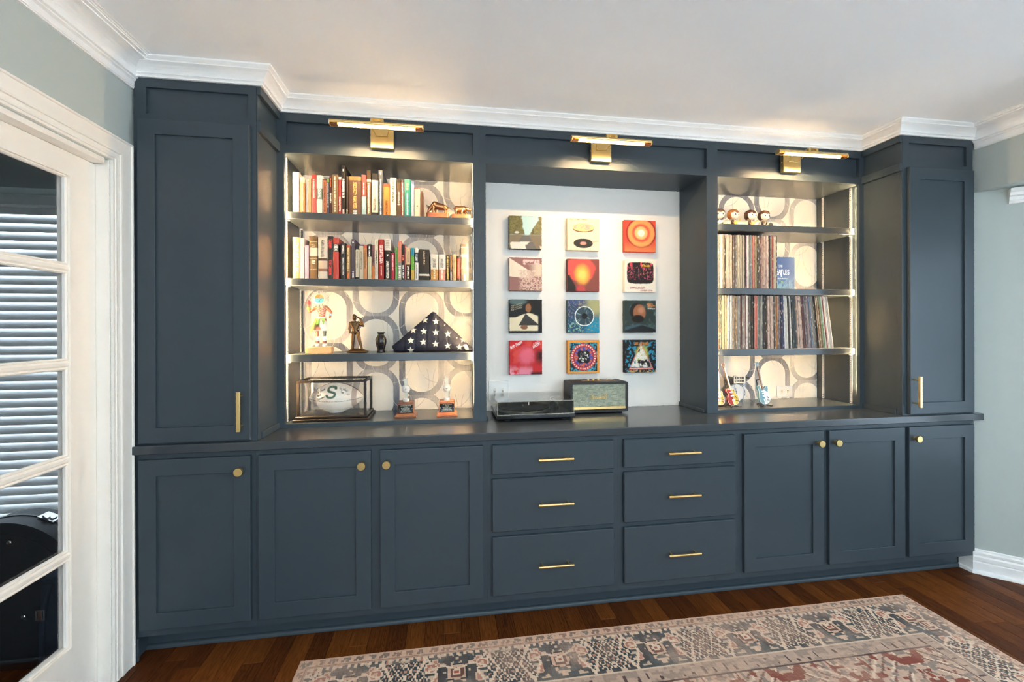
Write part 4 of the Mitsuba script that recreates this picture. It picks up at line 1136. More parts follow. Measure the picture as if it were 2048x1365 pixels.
def flat_text(text, h, x, z, y, bold=True, slant=0.0, shear=0.0, width=None):
    """Lettering on a wall that faces -y, its lower left corner at x, z."""
    m = meshkit.text_mesh(text, h, 0.0004, bold=bold)
    b = m.bounds
    m.apply_translation((-b[0, 0], -b[0, 1], 0))
    v = np.asarray(m.vertices).copy()
    if width:
        v[:, 0] *= width / v[:, 0].max()
    v[:, 0] += v[:, 1] * shear
    c, s = math.cos(slant), math.sin(slant)
    return trimesh.Trimesh(np.column_stack([x + v[:, 0] * c - v[:, 1] * s, y - v[:, 2], z + v[:, 0] * s + v[:, 1] * c]), m.faces, process=False)


NA = 84
gu, gv = np.meshgrid(np.linspace(0, 1, NA), np.linspace(0, 1, NA), indexing='ij')
gi = np.arange(NA * NA).reshape(NA, NA)
gf = np.vstack([np.stack([gi[:-1, :-1].ravel(), gi[1:, :-1].ravel(), gi[1:, 1:].ravel()], 1), np.stack([gi[:-1, :-1].ravel(), gi[1:, 1:].ravel(), gi[:-1, 1:].ravel()], 1)])
for r, (z0, z1) in enumerate(ZS_):
    for c, (x0, x1) in enumerate(XS):
        fn, edge, label = ARTS[r][c]
        t = thing('canvas_print', label, 'canvas print')
        add('canvas', cbox(x0, x1, 0.4815, 0.5138, z0, z1, .0012), 'vc_matte', t, color='#' + edge)
        col = fn(gu, gv).reshape(-1, 3)
        v = np.column_stack([x0 + .0012 + gu.ravel() * (x1 - x0 - .0024), np.full(NA * NA, .4811), z0 + .0012 + gv.ravel() * (z1 - z0 - .0024)])
        add('print', trimesh.Trimesh(v, gf, process=False), 'vc_matte', t, color=np.clip(col, 0, 1) * .93)
        w = x1 - x0
        if fn is art_stage:
            add('lettering', flat_text('UNPLUGGED', .0125, x0 + .17 * w, z0 + .095 * w, .4809, width=.48 * w), 'vc_matte', t, color='#8c2c28')
            add('lettering', flat_text('IN NEW YORK', .0095, x0 + .50 * w, z0 + .025 * w, .4809, width=.39 * w), 'vc_matte', t, color='#8c2c28')
            add('lettering', flat_text('NIRVANA', .0135, x0 + .55 * w, z0 + .76 * w, .4809, width=.26 * w), 'vc_matte', t, color='#e0b040')
        if fn is art_portrait:
            add('lettering', flat_text("what's", .0125, x0 + .70 * w, z0 + .83 * w, .4809, width=.20 * w), 'vc_matte', t, color='#e08a4a')
            add('lettering', flat_text('going on', .0125, x0 + .73 * w, z0 + .76 * w, .4809, width=.23 * w), 'vc_matte', t, color='#e08a4a')
            add('lettering', flat_text('marvin gaye', .009, x0 + .73 * w, z0 + .69 * w, .4809, width=.24 * w), 'vc_matte', t, color='#d8dcd8')
        if fn is art_red:
            add('lettering', flat_text('Bob Seger', .017, x0 + .05 * w, z0 + .74 * w, .4809, slant=.5, shear=.2, width=.42 * w), 'vc_matte', t, color='#f2ece8')
            add('lettering', flat_text("'LIVE'", .014, x0 + .75 * w, z0 + .86 * w, .4809, slant=.5, shear=.15, width=.18 * w), 'vc_matte', t, color='#f2ece8')
            add('lettering', flat_text('BULLET', .014, x0 + .73 * w, z0 + .79 * w, .4809, slant=.5, shear=.15, width=.26 * w), 'vc_matte', t, color='#f2ece8')
        if fn is art_shards:
            add('lettering', flat_text('DEF LEPPARD', .016, x0 + .30 * w, z0 + .83 * w, .4809, width=.46 * w), 'vc_matte', t, color='#e08a3a')
        if fn is art_discs:
            add('lettering', cat([cbox(x0 + .06 * w + i * .0052, x0 + .06 * w + i * .0052 + .0040, .4807, .4811, z0 + .925 * w, z0 + .945 * w) for i in range(22) if i not in (6, 13)]), 'vc_matte', t, color='#8c8268', label='row of tiny grey letters', kind='stuff')
        if fn is art_suit:
            for k in range(3):
                add('signature', tube(np.column_stack([x0 + w * (.05 + .34 * np.linspace(0, 1, 22)), np.full(22, .4808), z0 + w * (.80 - .06 * k + .10 * np.linspace(0, 1, 22) + .02 * np.sin(np.linspace(0, 26, 22)))]), .0009, 5), 'vc_matte', t, color='#d8cfb4')

# ------------------------------------------------------------------ on the worktop: wall switch, speaker, record player
t = thing('switch_plate', 'white double light switch plate on the niche wall behind the record player', 'light switch')
add('plate', cbox(-0.146, -0.024, 0.5085, 0.5139, 0.974, 1.092, .003), 'white_plastic', t)
for xs in (-0.1085, -0.0615):
    add('toggle', prism(Polygon([(0, -.006), (.002, -.006), (.012, .003), (.011, .007), (.002, .006), (0, .006)]), .010, ((xs + .005, .5085, 1.034), (0, -1, 0), (0, 0, 1))), 'white_plastic', t)
    add('slot', cbox(xs - .0062, xs + .0062, .5082, .5086, 1.034 - .0125, 1.034 + .0125), 'vc_matte', t, color='#c9c3b4')
    for zz in (1.064, 1.004):
        add('screw', cyl((xs, .5086, zz), (xs, .5078, zz), .0028, n=12), 'chrome', t)


def grille_fn(p, n, uv):
    a = noise(p.x * 700, p.z * 260, 2.0)
    b = noise(p.x * 110, p.z * 700, 5.0)
    k = dr.clip(0.25 + 0.9 * a * b + 0.35 * (noise(p.x * 60, p.z * 160, 8.0) - 0.5), 0, 1)
    return mix((0.10, 0.135, 0.10), (0.50, 0.52, 0.40), k)


mat('grille_cloth', proc(grille_fn), 0.85, 0.2)
t = thing('speaker', 'black box speaker with a greenish woven front, behind the record player', 'speaker')
SX0, SX1, SY0, SY1, SZ0, SZ1 = 0.3010, 0.6430, 0.3180, 0.4780, 0.9240, 1.0960
add('body', rbox(SX0, SX1, SY0 + .006, SY1, SZ0, SZ1, .011), 'black_vinyl', t, smooth=30)
ring = sbox(SX0, SZ0, SX1, SZ1).buffer(-.011).buffer(.011).difference(sbox(SX0 + .0125, SZ0 + .0125, SX1 - .0125, SZ1 - .0125))
add('front_rim', prism(ring, .012, ((0, SY0 + .012, 0), (1, 0, 0), (0, 0, 1))), 'black_vinyl', t)
add('grille', cbox(SX0 + .0125, SX1 - .0125, SY0 + .0048, SY0 + .011, SZ0 + .0315, SZ1 - .0125, .001), 'grille_cloth', t, label='greenish woven front cloth')
add('trim_strip', cbox(SX0 + .0125, SX1 - .0125, SY0 + .0035, SY0 + .011, SZ0 + .0160, SZ0 + .0305, .001), 'gold_satin', t, label='brass strip')
add('control_panel', cbox(SX0 + .09, SX1 - .055, SY0 + .055, SY0 + .105, SZ1 - .0005, SZ1 + .0012, .0004), 'copper', t)
for k in range(3):
    add('control_knob', cyl((SX0 + .130 + k * .030, SY0 + .08, SZ1 + .0010), (SX0 + .130 + k * .030, SY0 + .08, SZ1 + .0095), .0075, n=20), 'gold_satin', t, smooth=40)
add('switch', cbox(SX0 + .245, SX0 + .248, SY0 + .078, SY0 + .082, SZ1 + .001, SZ1 + .012), 'gold_satin', t)
for xs in (SX0 + .035, SX1 - .035):
    for ys in (SY0 + .03, SY1 - .03):
        add('foot', cyl((xs, ys, ZT + .0003), (xs, ys, SZ0 + .001), .011, n=16), 'black_matte', t)


def script_line(text_paths, x0, z0, s, y, r):
    return [tube(np.column_stack([x0 + s * np.array([p[0] for p in pts]), np.full(len(pts), y), z0 + s * np.array([p[1] for p in pts])]), r, 6) for pts in text_paths]


def smooth_path(pts, n=8):
    p = np.array(pts, float)
    if len(p) < 3:
        return p
    q = np.vstack([2 * p[0] - p[1], p, 2 * p[-1] - p[-2]])
    out = []
    for i in range(1, len(q) - 2):
        for t_ in np.linspace(0, 1, n, endpoint=False):
            a, b, c, d = q[i - 1], q[i], q[i + 1], q[i + 2]
            out.append(.5 * ((2 * b) + (-a + c) * t_ + (2 * a - 5 * b + 4 * c - d) * t_ ** 2 + (-a + 3 * b - 3 * c + d) * t_ ** 3))
    out.append(q[-2])
    return np.array(out)


# handwritten letters as strokes in units of the small letters' height
GLYPH = {'M': [[(-.3, .3), (-.1, .0), (.2, .6), (.55, 1.8), (.6, 1.2), (.5, 0), (1.1, 1.6), (1.15, 1.0), (1.1, 0), (1.4, .3)]], 'a': [[(.75, .8), (.4, 1.0), (.1, .5), (.25, .05), (.6, .3), (.8, .9), (.7, .2), (1.0, .2)]], 'r': [[(0, .2), (.2, .9), (.3, 1.05), (.6, .9), (.55, .2), (.9, .2)]],
         's': [[(0, .1), (.4, 1.0), (.6, .5), (.5, .05), (.15, .1), (.8, .2)]], 'h': [[(0, .2), (.4, 1.6), (.45, 1.9), (.25, 1.4), (.2, 0), (.4, .8), (.65, .95), (.65, .1), (.95, .2)]], 'l': [[(0, .2), (.4, 1.6), (.35, 1.95), (.2, 1.4), (.25, .1), (.6, .2)]],
         'G': [[(.9, 1.5), (.6, 1.8), (.1, 1.2), (.2, .2), (.7, .1), (.9, .7), (.6, .75)]], 'o': [[(.5, .95), (.15, .7), (.2, .1), (.6, .1), (.7, .6), (.5, .95), (.9, .85)]], 'e': [[(0, .4), (.6, .6), (.5, .95), (.15, .7), (.2, .1), (.8, .2)]], 'n': [[(0, .9), (.1, 0), (.3, .85), (.55, .9), (.6, .1), (.9, .2)]],
         'W': [[(0, 1.7), (.3, 0), (.6, 1.2), (.9, 0), (1.3, 1.8)]], 'i': [[(0, .2), (.2, .9), (.25, .1), (.5, .2)]], 't': [[(.3, 1.6), (.3, .1), (.6, .2)], [(0, 1.1), (.65, 1.15)]], 'T': [[(0, 1.7), (1.2, 1.8)], [(.6, 1.75), (.5, 0)]], 'm': [[(0, .9), (.1, 0), (.3, .85), (.5, .8), (.5, 0), (.7, .85), (.95, .8), (.95, .1), (1.2, .2)]],
         'k': [[(0, .2), (.35, 1.8), (.15, 0)], [(.6, 1.0), (.2, .5), (.75, .05)]], 'I': [[(.1, 0), (.3, 1.75)]], 'z': [[(.05, .9), (.6, .9), (.1, .05), (.65, .1)]], 'D': [[(.2, 0), (.3, 1.7), (.1, 1.6), (.9, 1.4), (1.0, .5), (.1, 0)]], ' ': []}


def handwriting(text):
    x, out = 0.0, []
    for ch in text:
        for st in GLYPH[ch]:
            out.append(smooth_path([(x + a, b) for a, b in st]))
        x += 1.25 if ch in 'MWmD' else (.55 if ch in 'litI' else .88)
    return out


add('lettering', cat(script_line(handwriting('Marshall'), SX0 + .118, SZ0 + .075, .0145, SY0 + .0040, .0011)), 'gold_satin', t, label='brass script lettering')

t = thing('record_player', 'black record player under a smoked clear lid, left on the worktop', 'record player')
PX0, PX1, PY0, PY1 = -0.1330, 0.2855, 0.1760, 0.5000
add('plinth', rbox(PX0, PX1, PY0, PY1, 0.9290, 0.9500, .004), 'black_gloss', t, smooth=30)
for xs in (PX0 + .055, PX1 - .055):
    for ys in (PY0 + .04, PY1 - .05):
        add('foot', moved(lathe([(0, 0), (.020, 0), (.022, .004), (.020, .012), (.015, .0148), (0, .0148)], 24), (xs, ys, ZT + .0003)), 'black_matte', t, smooth=35)
add('platter', moved(lathe([(0, 0), (.148, 0), (.150, .003), (.150, .012), (.147, .0145), (0, .0145)], 64), (PX0 + .165, (PY0 + PY1) / 2 - .004, .9502)), 'chrome', t, smooth=35)
rm = add('mat', moved(lathe([(0, 0), (.144, 0), (.144, .003), (.140, .0036), (0, .0036)], 64), (PX0 + .165, (PY0 + PY1) / 2 - .004, .9649)), 'black_matte', t, smooth=35)
add('spindle', cyl((PX0 + .165, (PY0 + PY1) / 2 - .004, .968), (PX0 + .165, (PY0 + PY1) / 2 - .004, .979), .0032, n=12), 'chrome', t)
ab = (PX1 - .058, PY1 - .075)
arm_ = add('tonearm', tube([(ab[0], ab[1] + .03, .985), (ab[0], ab[1] - .03, .985), (ab[0] - .004, ab[1] - .13, .983), (ab[0] - .022, ab[1] - .185, .978)], .0042, 10), 'chrome', t, smooth=60)
add('counterweight', cyl((ab[0], ab[1] + .022, .985), (ab[0], ab[1] + .052, .985), .0125, n=20), 'black_plastic', arm_, smooth=35)
add('pivot', cyl((ab[0], ab[1], .9502), (ab[0], ab[1], .981), .017, n=24), 'black_plastic', arm_, smooth=35)
add('headshell', moved(cbox(-.006, .006, -.022, .004, -.012, .004, .002), (ab[0] - .024, ab[1] - .188, .977), rz=-.35), 'black_plastic', arm_)
lx0, lx1, ly0, ly1, lz0, lz1 = PX0 + .003, PX1 - .006, PY0 + .006, PY1 - .010, 0.9505, 1.0190
lid = cat(cbox(lx0, lx1, ly0, ly1, lz1 - .0001, lz1))
V_ = [(lx0, ly0, lz0), (lx1, ly0, lz0), (lx1, ly1, lz0), (lx0, ly1, lz0), (lx0, ly0, lz1), (lx1, ly0, lz1), (lx1, ly1, lz1), (lx0, ly1, lz1)]
F_ = [[0, 1, 5, 4], [1, 2, 6, 5], [2, 3, 7, 6], [3, 0, 4, 7], [4, 5, 6, 7]]
fq = np.array(F_)
ld = add('lid', trimesh.Trimesh(V_, np.vstack([fq[:, [0, 1, 2]], fq[:, [0, 2, 3]]]), process=False), 'acrylic_smoke', t, label='smoked clear lid')
E3 = .0022
add('lid_edge', cat(*[cbox(min(a[0], b[0]) - E3 / 2, max(a[0], b[0]) + E3 / 2, min(a[1], b[1]) - E3 / 2, max(a[1], b[1]) + E3 / 2, min(a[2], b[2]), max(a[2], b[2]) + E3) for a, b in ((V_[4], V_[5]), (V_[0], V_[4]), (V_[1], V_[5]), (V_[0], V_[1]))]), 'lid_rim', ld, label='pale polished edge of the lid')
add('lid_tab', cbox(PX0 + .165, PX0 + .170, ly0 - .0015, ly0 + .001, lz1 - .018, lz1 + .002), 'lid_rim', ld)
mat('lid_rim', (0.42, 0.40, 0.33), 0.12, 0.7)

# ------------------------------------------------------------------ keepsakes in the bookcases
mat('wood_cherry', wood_fn((0.36, 0.105, 0.045), (0.46, 0.16, 0.07), (0.20, 0.05, 0.02), 0, 60.0), 0.30, 0.5)
mat('wood_walnut', wood_fn((0.16, 0.048, 0.020), (0.26, 0.085, 0.034), (0.05, 0.016, 0.008), 0, 90.0), 0.28, 0.5)


def dark_wood(p, n, uv):
    k = noise(p.x * 14, p.y * 60, p.z * 60)
    return mix((0.009, 0.006, 0.0045), (0.028, 0.017, 0.011), k)


mat('wood_dark', proc(dark_wood), 0.34, 0.35)
ZA, ZBK, ZC3, ZF = 1.9904, 1.6577, 1.2767, 0.932

# bronze bull and bear
t = thing('bull_figurine', 'bronze bull with lowered head on a red wooden block, on the top shelf', 'figurine')
bx, by = -0.436, 0.385
pl = sbox(-.0615, -.036, .0615, .036).buffer(-.012).buffer(.012)
add('block', moved(prism(pl, .046, ((0, 0, 0), (1, 0, 0), (0, 1, 0))), (bx, by, ZA + .0003)), 'wood_cherry', t, label='red wooden block')
zb = ZA + .0463
B = lambda x, y, z, r: (bx + x, by + y, zb + z, r)
body = blob([B(-.012, 0, .047, .0205), B(.030, 0, .040, .0165)], [B(-.012, 0, .050, .0200), B(-.020, 0, .058, .0120)], [B(.030, 0, .040, .0165), B(.046, 0, .036, .0120)],
            [B(-.020, 0, .047, .0165), B(-.040, 0, .032, .0115)], [B(-.040, 0, .032, .0110), B(-.048, -.003, .020, .0075)], [B(-.048, -.003, .020, .0070), B(-.051, -.004, .013, .0056)],
            [B(-.022, -.009, .036, .0088), B(-.028, -.010, .016, .0052)], [B(-.028, -.010, .016, .0052), B(-.025, -.011, .0035, .0042)], [B(-.014, .009, .036, .0088), B(-.010, .010, .016, .0052)], [B(-.010, .010, .016, .0052), B(-.013, .011, .0035, .0042)],
            [B(.034, -.008, .034, .0095), B(.042, -.010, .018, .0056)], [B(.042, -.010, .018, .0056), B(.038, -.011, .0035, .0042)], [B(.040, .008, .034, .0095), B(.050, .010, .018, .0056)], [B(.050, .010, .018, .0056), B(.048, .011, .0035, .0042)],
            [B(-.043, -.010, .034, .003), B(-.043, -.004, .036, .0035)], edge=.0032, smooth=8)
add('body', body, 'copper', t, smooth=True)
for s in (-1, 1):
    add('horn', tube(smooth_path([(bx - .044, by + s * .006, zb + .037), (bx - .054, by + s * .016, zb + .040), (bx - .063, by + s * .013, zb + .047)]), np.linspace(.0024, .0008, 17), 8), 'bronze', t, smooth=True)
add('tail', tube(smooth_path([(bx + .054, by, zb + .044), (bx + .061, by, zb + .038), (bx + .059, by + .002, zb + .022), (bx + .060, by + .004, zb + .014)]), .0016, 8), 'copper', t, smooth=True)

t = thing('bear_figurine', 'bronze bear walking right on a red wooden block, beside the bronze bull', 'figurine')
bx, by = -0.303, 0.385
pl = sbox(-.056, -.036, .056, .036).buffer(-.012).buffer(.012)
add('block', moved(prism(pl, .042, ((0, 0, 0), (1, 0, 0), (0, 1, 0))), (bx, by, ZA + .0003)), 'wood_cherry', t, label='red wooden block')
zb = ZA + .0423
body = blob([B(-.026, 0, .036, .0185), B(.012, 0, .037, .0165)], [B(-.004, 0, .040, .0160), B(.012, 0, .042, .0130)], [B(.012, 0, .040, .0135), B(.034, 0, .038, .0098)], [B(.034, 0, .039, .0100), B(.046, -.002, .035, .0060)], [B(.046, -.002, .035, .0058), B(.053, -.003, .034, .0042)],
            [B(.034, -.007, .047, .003), B(.034, -.005, .046, .0032)], [B(.034, .007, .047, .003), B(.034, .005, .046, .0032)],
            [B(-.032, -.009, .030, .0105), B(-.034, -.010, .014, .0068)], [B(-.034, -.010, .014, .0066), B(-.031, -.011, .0045, .0054)], [B(-.022, .009, .030, .0105), B(-.018, .010, .014, .0068)], [B(-.018, .010, .014, .0066), B(-.015, .011, .0045, .0054)],
            [B(.004, -.009, .030, .0095), B(-.002, -.010, .014, .0064)], [B(-.002, -.010, .014, .0062), B(.002, -.011, .0045, .0052)], [B(.016, .009, .030, .0095), B(.024, .010, .014, .0064)], [B(.024, .010, .014, .0062), B(.028, .011, .0045, .0052)],
            [B(-.045, 0, .040, .003), B(-.040, 0, .040, .004)], edge=.0032, smooth=8)
add('body', body, 'copper', t, smooth=True)

# carved dancer with a sun mask
t = thing('carved_dancer', 'painted carved dancer with a round feathered sun mask, on a pale wooden block', 'figurine')
kx, ky = -1.046, 0.345
K = lambda x, z, y=0.0: (kx + x, ky + y, ZC3 + z)
add('block', cbox(kx - .064, kx + .062, ky - .030, ky + .030, ZC3 + .0003, ZC3 + .0325, .0015), 'vc_satin', t, color='#d9a878', label='pale wooden block')
G = lambda x, z, y, r: (kx + x, ky + y, ZC3 + z, r)
torso = blob([G(.002, .236, 0, .0165), G(.020, .238, 0, .0150), G(.012, .198, 0, .0150)], [G(.012, .198, 0, .0150), G(.012, .180, 0, .0165)], [G(.010, .245, 0, .010), G(.006, .262, 0, .009)],
             [G(-.016, .240, 0, .0090), G(-.049, .215, -.004, .0068)], [G(-.049, .215, -.004, .0066), G(-.053, .252, -.012, .0052)], [G(.034, .240, 0, .0090), G(.058, .214, -.003, .0068)], [G(.058, .214, -.003, .0066), G(.054, .187, -.010, .0052)],
             [G(-.011, .175, 0, .0120), G(-.012, .110, 0, .0085)], [G(-.012, .110, 0, .0085), G(-.011, .060, 0, .0068)], [G(.022, .175, 0, .0120), G(.024, .110, 0, .0085)], [G(.024, .110, 0, .0085), G(.024, .060, 0, .0068)], edge=.0035, smooth=6)
v = np.asarray(torso.vertices) - [kx, ky, ZC3]
tc = np.tile(lin('#b5714c'), (len(v), 1))
tc[(v[:, 2] > .175) & (np.abs(v[:, 0] - .011) < .030)] = lin('#c08a62')
chest = (v[:, 2] > .195) & (v[:, 2] < .236) & (np.abs(v[:, 0] - .012) < .024) & (v[:, 1] < -.004)
tc[chest & (np.sin(v[:, 2] * 700 + v[:, 0] * 300) > 0)] = lin('#c8463c')
tc[chest & (np.sin(v[:, 2] * 700 + v[:, 0] * 300) < -.5)] = lin('#ead9b8')
tc[(v[:, 0] > .012) & (v[:, 2] < .130)] = lin('#5d6558')
add('body', torso, 'vc_satin', t, smooth=True, color=tc)
th = np.linspace(0, 2 * np.pi, 28, endpoint=False)
kil = []
for i in range(9):
    f = i / 8
    r1, r2 = .023 + .017 * f, .017 + .008 * f
    kil.append(np.column_stack([kx + .008 + r1 * np.cos(th), ky + r2 * np.sin(th), np.full(28, ZC3 + .178 - .062 * f)]))
kv = np.vstack(kil)
kf = []
for i in range(8):
    for j in range(28):
        a, b = i * 28 + j, i * 28 + (j + 1) % 28
        kf += [[a, a + 28, b + 28], [a, b + 28, b]]
kc = np.tile(lin('#efe6d6'), (len(kv), 1))
q = kv - [kx, ky, ZC3]
kc[(q[:, 0] < .008) & (q[:, 2] > .150)] = lin('#6fae4e')
kc[(q[:, 0] < .008) & (q[:, 2] <= .150)] = lin('#4a3a30')
kc[(q[:, 0] < .010) & (q[:, 2] < .138) & (q[:, 0] > -.012)] = lin('#cf6a5c')
kc[q[:, 2] < .120] = lin('#ead9c8')
add('kilt', trimesh.Trimesh(kv, np.array(kf), process=False), 'vc_matte', t, smooth=True, color=kc, label='painted kilt')
add('belt', moved(lathe([(.022, -.005), (.0245, -.004), (.0245, .004), (.022, .005)], 28), (kx + .010, ky, ZC3 + .184)), 'vc_satin', t, color='#f0e2d6')
add('sash', cat(prism(Polygon([(-.014, .180), (-.004, .180), (-.032, .108), (-.041, .114)]), .004, ((kx, ky - .027, ZC3), (1, 0, 0), (0, 0, 1))), prism(Polygon([(.016, .182), (.034, .182), (.030, .160), (.026, .150), (.022, .160)]), .004, ((kx, ky - .027, ZC3), (1, 0, 0), (0, 0, 1)))), 'vc_matte', t, color='#7da04e', kind='stuff')
for xs, c in ((-.011, '#e9f0ee'), (.024, '#dfeeee')):
    bt = blob([(kx + xs, ky, ZC3 + .082, .0102), (kx + xs, ky, ZC3 + .046, .0096)], [(kx + xs, ky, ZC3 + .044, .0095), (kx + xs - .001, ky - .014, ZC3 + .040, .0075)], edge=.004, smooth=3)
    bv = np.asarray(bt.vertices)[:, 2] - ZC3
    bc = np.tile(lin(c), (len(bv), 1))
    bc[(bv > .050) & (bv < .064)] = lin('#7a4a32')
    bc[(bv > .068) & (bv < .074)] = lin('#8cc4cc')
    add('boot', bt, 'vc_satin', t, smooth=True, color=bc)
add('bracelet', cat(cyl(K(-.0525, .228, -.006), K(-.0528, .240, -.009), .0082, n=16)), 'vc_satin', t, color='#74b848', label='green bracelet')
add('bracelet', cat(cyl(K(.0562, .205, -.006), K(.0552, .195, -.008), .0082, n=16)), 'vc_satin', t, color='#a8d4dc', label='pale blue bracelet')
add('rattle', blob([G(-.050, .258, -.014, .0085), G(-.049, .268, -.014, .0070)], [G(-.056, .262, -.014, .0030), G(-.068, .264, -.014, .0022)], edge=.003, smooth=2), 'vc_satin', t, color='#cf4a4a', smooth=True)
# the mask: disc, rim and a ring of feathers
mx, mz, my_ = kx + .005, ZC3 + .282, ky - .0215
nq = 40
rr, aa = np.meshgrid(np.linspace(0, .0285, 15), np.linspace(0, 2 * np.pi, nq, endpoint=False), indexing='ij')
mv = np.column_stack([(mx + rr * np.cos(aa)).ravel(), (my_ - .006 * np.sqrt(np.clip(1 - (rr / .0290) ** 2, 0, 1))).ravel(), (mz + rr * np.sin(aa)).ravel()])
mf = []
for i in range(14):
    for j in range(nq):
        a, b = i * nq + j, i * nq + (j + 1) % nq
        mf += [[a, b, b + nq], [a, b + nq, a + nq]]
lx_, lz_ = mv[:, 0] - mx, mv[:, 2] - mz
mc = np.where((lz_ > .004)[:, None], np.where((lx_ < -.001)[:, None], lin('#e39a4c'), lin('#efb46a')), lin('#63b8bf'))
mc[np.abs(lz_ - .004) < .0012] = lin('#3a2a20')
mc[(np.abs(lx_) < .001) & (lz_ > .004)] = lin('#3a2a20')
for ex in (-.010, .008):
    mc[(np.abs(lx_ - ex) < .004) & (np.abs(lz_ + .004) < .0013)] = lin('#1c2a30')
mc[(np.abs(lx_) < .0035) & (np.abs(lz_ + .0115) < .0025)] = lin('#16242a')
rim = np.hypot(lx_, lz_) > .0232
mc[rim] = lin('#f0e2c0')
mc[rim & (np.sin(np.arctan2(lz_, lx_) * 20) > 0.2)] = lin('#b5553c')
add('mask', trimesh.Trimesh(mv, np.array(mf)[:, ::-1], process=False), 'vc_satin', t, smooth=True, color=mc, label='round sun mask, orange above and turquoise below')
add('mask_back', cyl((mx, my_ + .010, mz), (mx, my_ + .0002, mz), .0280, n=40), 'vc_matte', t, color='#e8d8b8')
for i in range(30):
    a = 2 * np.pi * i / 30
    L = .0215 + .002 * math.sin(i * 2.4)
    pts = np.array([(.026, -.0016), (.026 + L * .75, -.0028), (.026 + L, 0), (.026 + L * .75, .0028), (.026, .0016)])
    fe = prism(Polygon(pts), .0014, ((mx, my_ + .006 + .0016 * (i % 2), mz), (math.cos(a), 0, math.sin(a)), (-math.sin(a), 0, math.cos(a))))
    fv = np.asarray(fe.vertices)
    far = np.hypot(fv[:, 0] - mx, fv[:, 2] - mz) > .026 + L * .9
    fc = np.tile(lin('#f3e8d4'), (len(fv), 1))
    fc[far] = lin('#8a7a68')
    add('feather', fe, 'vc_matte', t, color=fc)

# bronze figure of a man shading his eyes
t = thing('bronze_statuette', 'small dark bronze statuette of a standing man, one hand raised to his brow', 'statuette')
sx, sy = -0.858, 0.345
H = lambda x, z, y, r: (sx + x, sy + y, ZC3 + z, r)
add('ground', blob([H(-.045, .0058, -.018, .0045), H(.050, .0058, -.018, .0045), H(.050, .0058, .022, .0045), H(-.045, .0058, .022, .0045), H(-.026, .016, 0, .0065), H(.030, .015, 0, .0060)], edge=.006, smooth=2), 'bronze', t, smooth=True)
man = blob([H(-.014, .182, 0, .0105), H(-.014, .186, -.002, .0102)], [H(-.014, .178, 0, .006), H(-.013, .165, 0, .006)], [H(-.030, .158, 0, .0085), H(.006, .158, 0, .0085), H(-.010, .120, 0, .0125)], [H(-.010, .120, 0, .0125), H(-.016, .108, 0, .0110), H(.000, .108, 0, .0110)],
           [H(-.019, .110, 0, .0105), H(-.022, .065, -.002, .0085)], [H(-.022, .065, -.002, .0082), H(-.024, .025, .002, .0068)], [H(.003, .110, 0, .0105), H(.012, .066, -.004, .0085)], [H(.012, .066, -.004, .0082), H(.022, .026, -.002, .0066)],
           [H(-.024, .022, -.002, .0060), H(-.026, .019, -.014, .0050)], [H(.022, .022, -.004, .0060), H(.024, .019, -.016, .0050)],
           [H(-.034, .156, 0, .0078), H(-.038, .128, -.004, .0066)], [H(-.038, .128, -.004, .0064), H(-.034, .106, -.010, .0050)], [H(.010, .156, 0, .0078), H(.026, .150, -.008, .0066)], [H(.026, .150, -.008, .0062), H(.018, .180, -.010, .0048)], [H(.018, .180, -.010, .0046), H(-.004, .192, -.011, .0036)],
           [H(-.014, .194, .002, .0098), H(-.014, .196, -.004, .0085)], [H(-.020, .145, .010, .010), H(-.004, .145, .010, .010), H(-.012, .120, .012, .009)], edge=.0030, smooth=5)
mvn = np.asarray(man.vertices)
man.vertices = mvn + (meshkit.fbm(mvn * 160, 2, 3)[:, None] - .5) * .0022 * np.asarray(man.vertex_normals)
add('man', man, 'bronze', t, smooth=True)
add('cape', blob([H(.026, .166, -.002, .004), H(.030, .142, .002, .006), H(.012, .150, .006, .007)], edge=.004, smooth=3), 'bronze', t, smooth=True)

# black vase
t = add('vase', moved(lathe([(0, .0004), (.0205, .0004), (.0212, .004), (.0185, .010), (.0182, .018), (.0225, .030), (.0272, .046), (.0288, .060), (.0275, .073), (.0225, .084), (.0165, .091), (.0150, .096), (.0165, .101), (.0202, .1062), (.0198, .1076), (.0180, .1068), (.0140, .0980), (.0135, .090), (0, .088)], 48), (-0.7365, 0.345, ZC3)), 'black_gloss', label='small glossy black vase between the bronze statuette and the folded flag', category='vase', smooth=True)

# folded flag
t = thing('folded_flag', 'navy flag with white stars folded into a triangle, standing on the shelf', 'folded flag')
fx0, fx1, fax, fz0, fz1, fy = -0.6840, -0.2460, -0.4630, ZC3 + .0006, 1.4960, 0.375
tri = Polygon([(fx0, fz0 + .030), (fx0 + .014, fz0), (fx1 - .004, fz0), (fx1, fz0 + .016), (fax + .010, fz1 - .003), (fax - .004, fz1)])


def flag_h(x, z):
    """How far the front bulges towards the viewer."""
    P = shapely.points(np.column_stack([x, z]))
    d = shapely.distance(tri.exterior, P)
    d = np.where(shapely.contains(tri, P), d, 0)
    b = .030 * (1 - np.exp(-d / .016))
    u = (x - fx0) * 1.0
    seam = np.exp(-(((u + .02) % .0585) - .029) ** 2 / .00002) * .0035
    fold = .0045 * (meshkit.fbm(np.column_stack([x * 16, z * 22, x * 0]), 3, 5) - .5)
    band = .004 * sm(.0, .004, (z - fz0) - (.196 - .86 * np.abs(x - fax) - .020)) * (d > .002)
    return b - seam * (d > .008) + fold * (d > .006) - band * .6


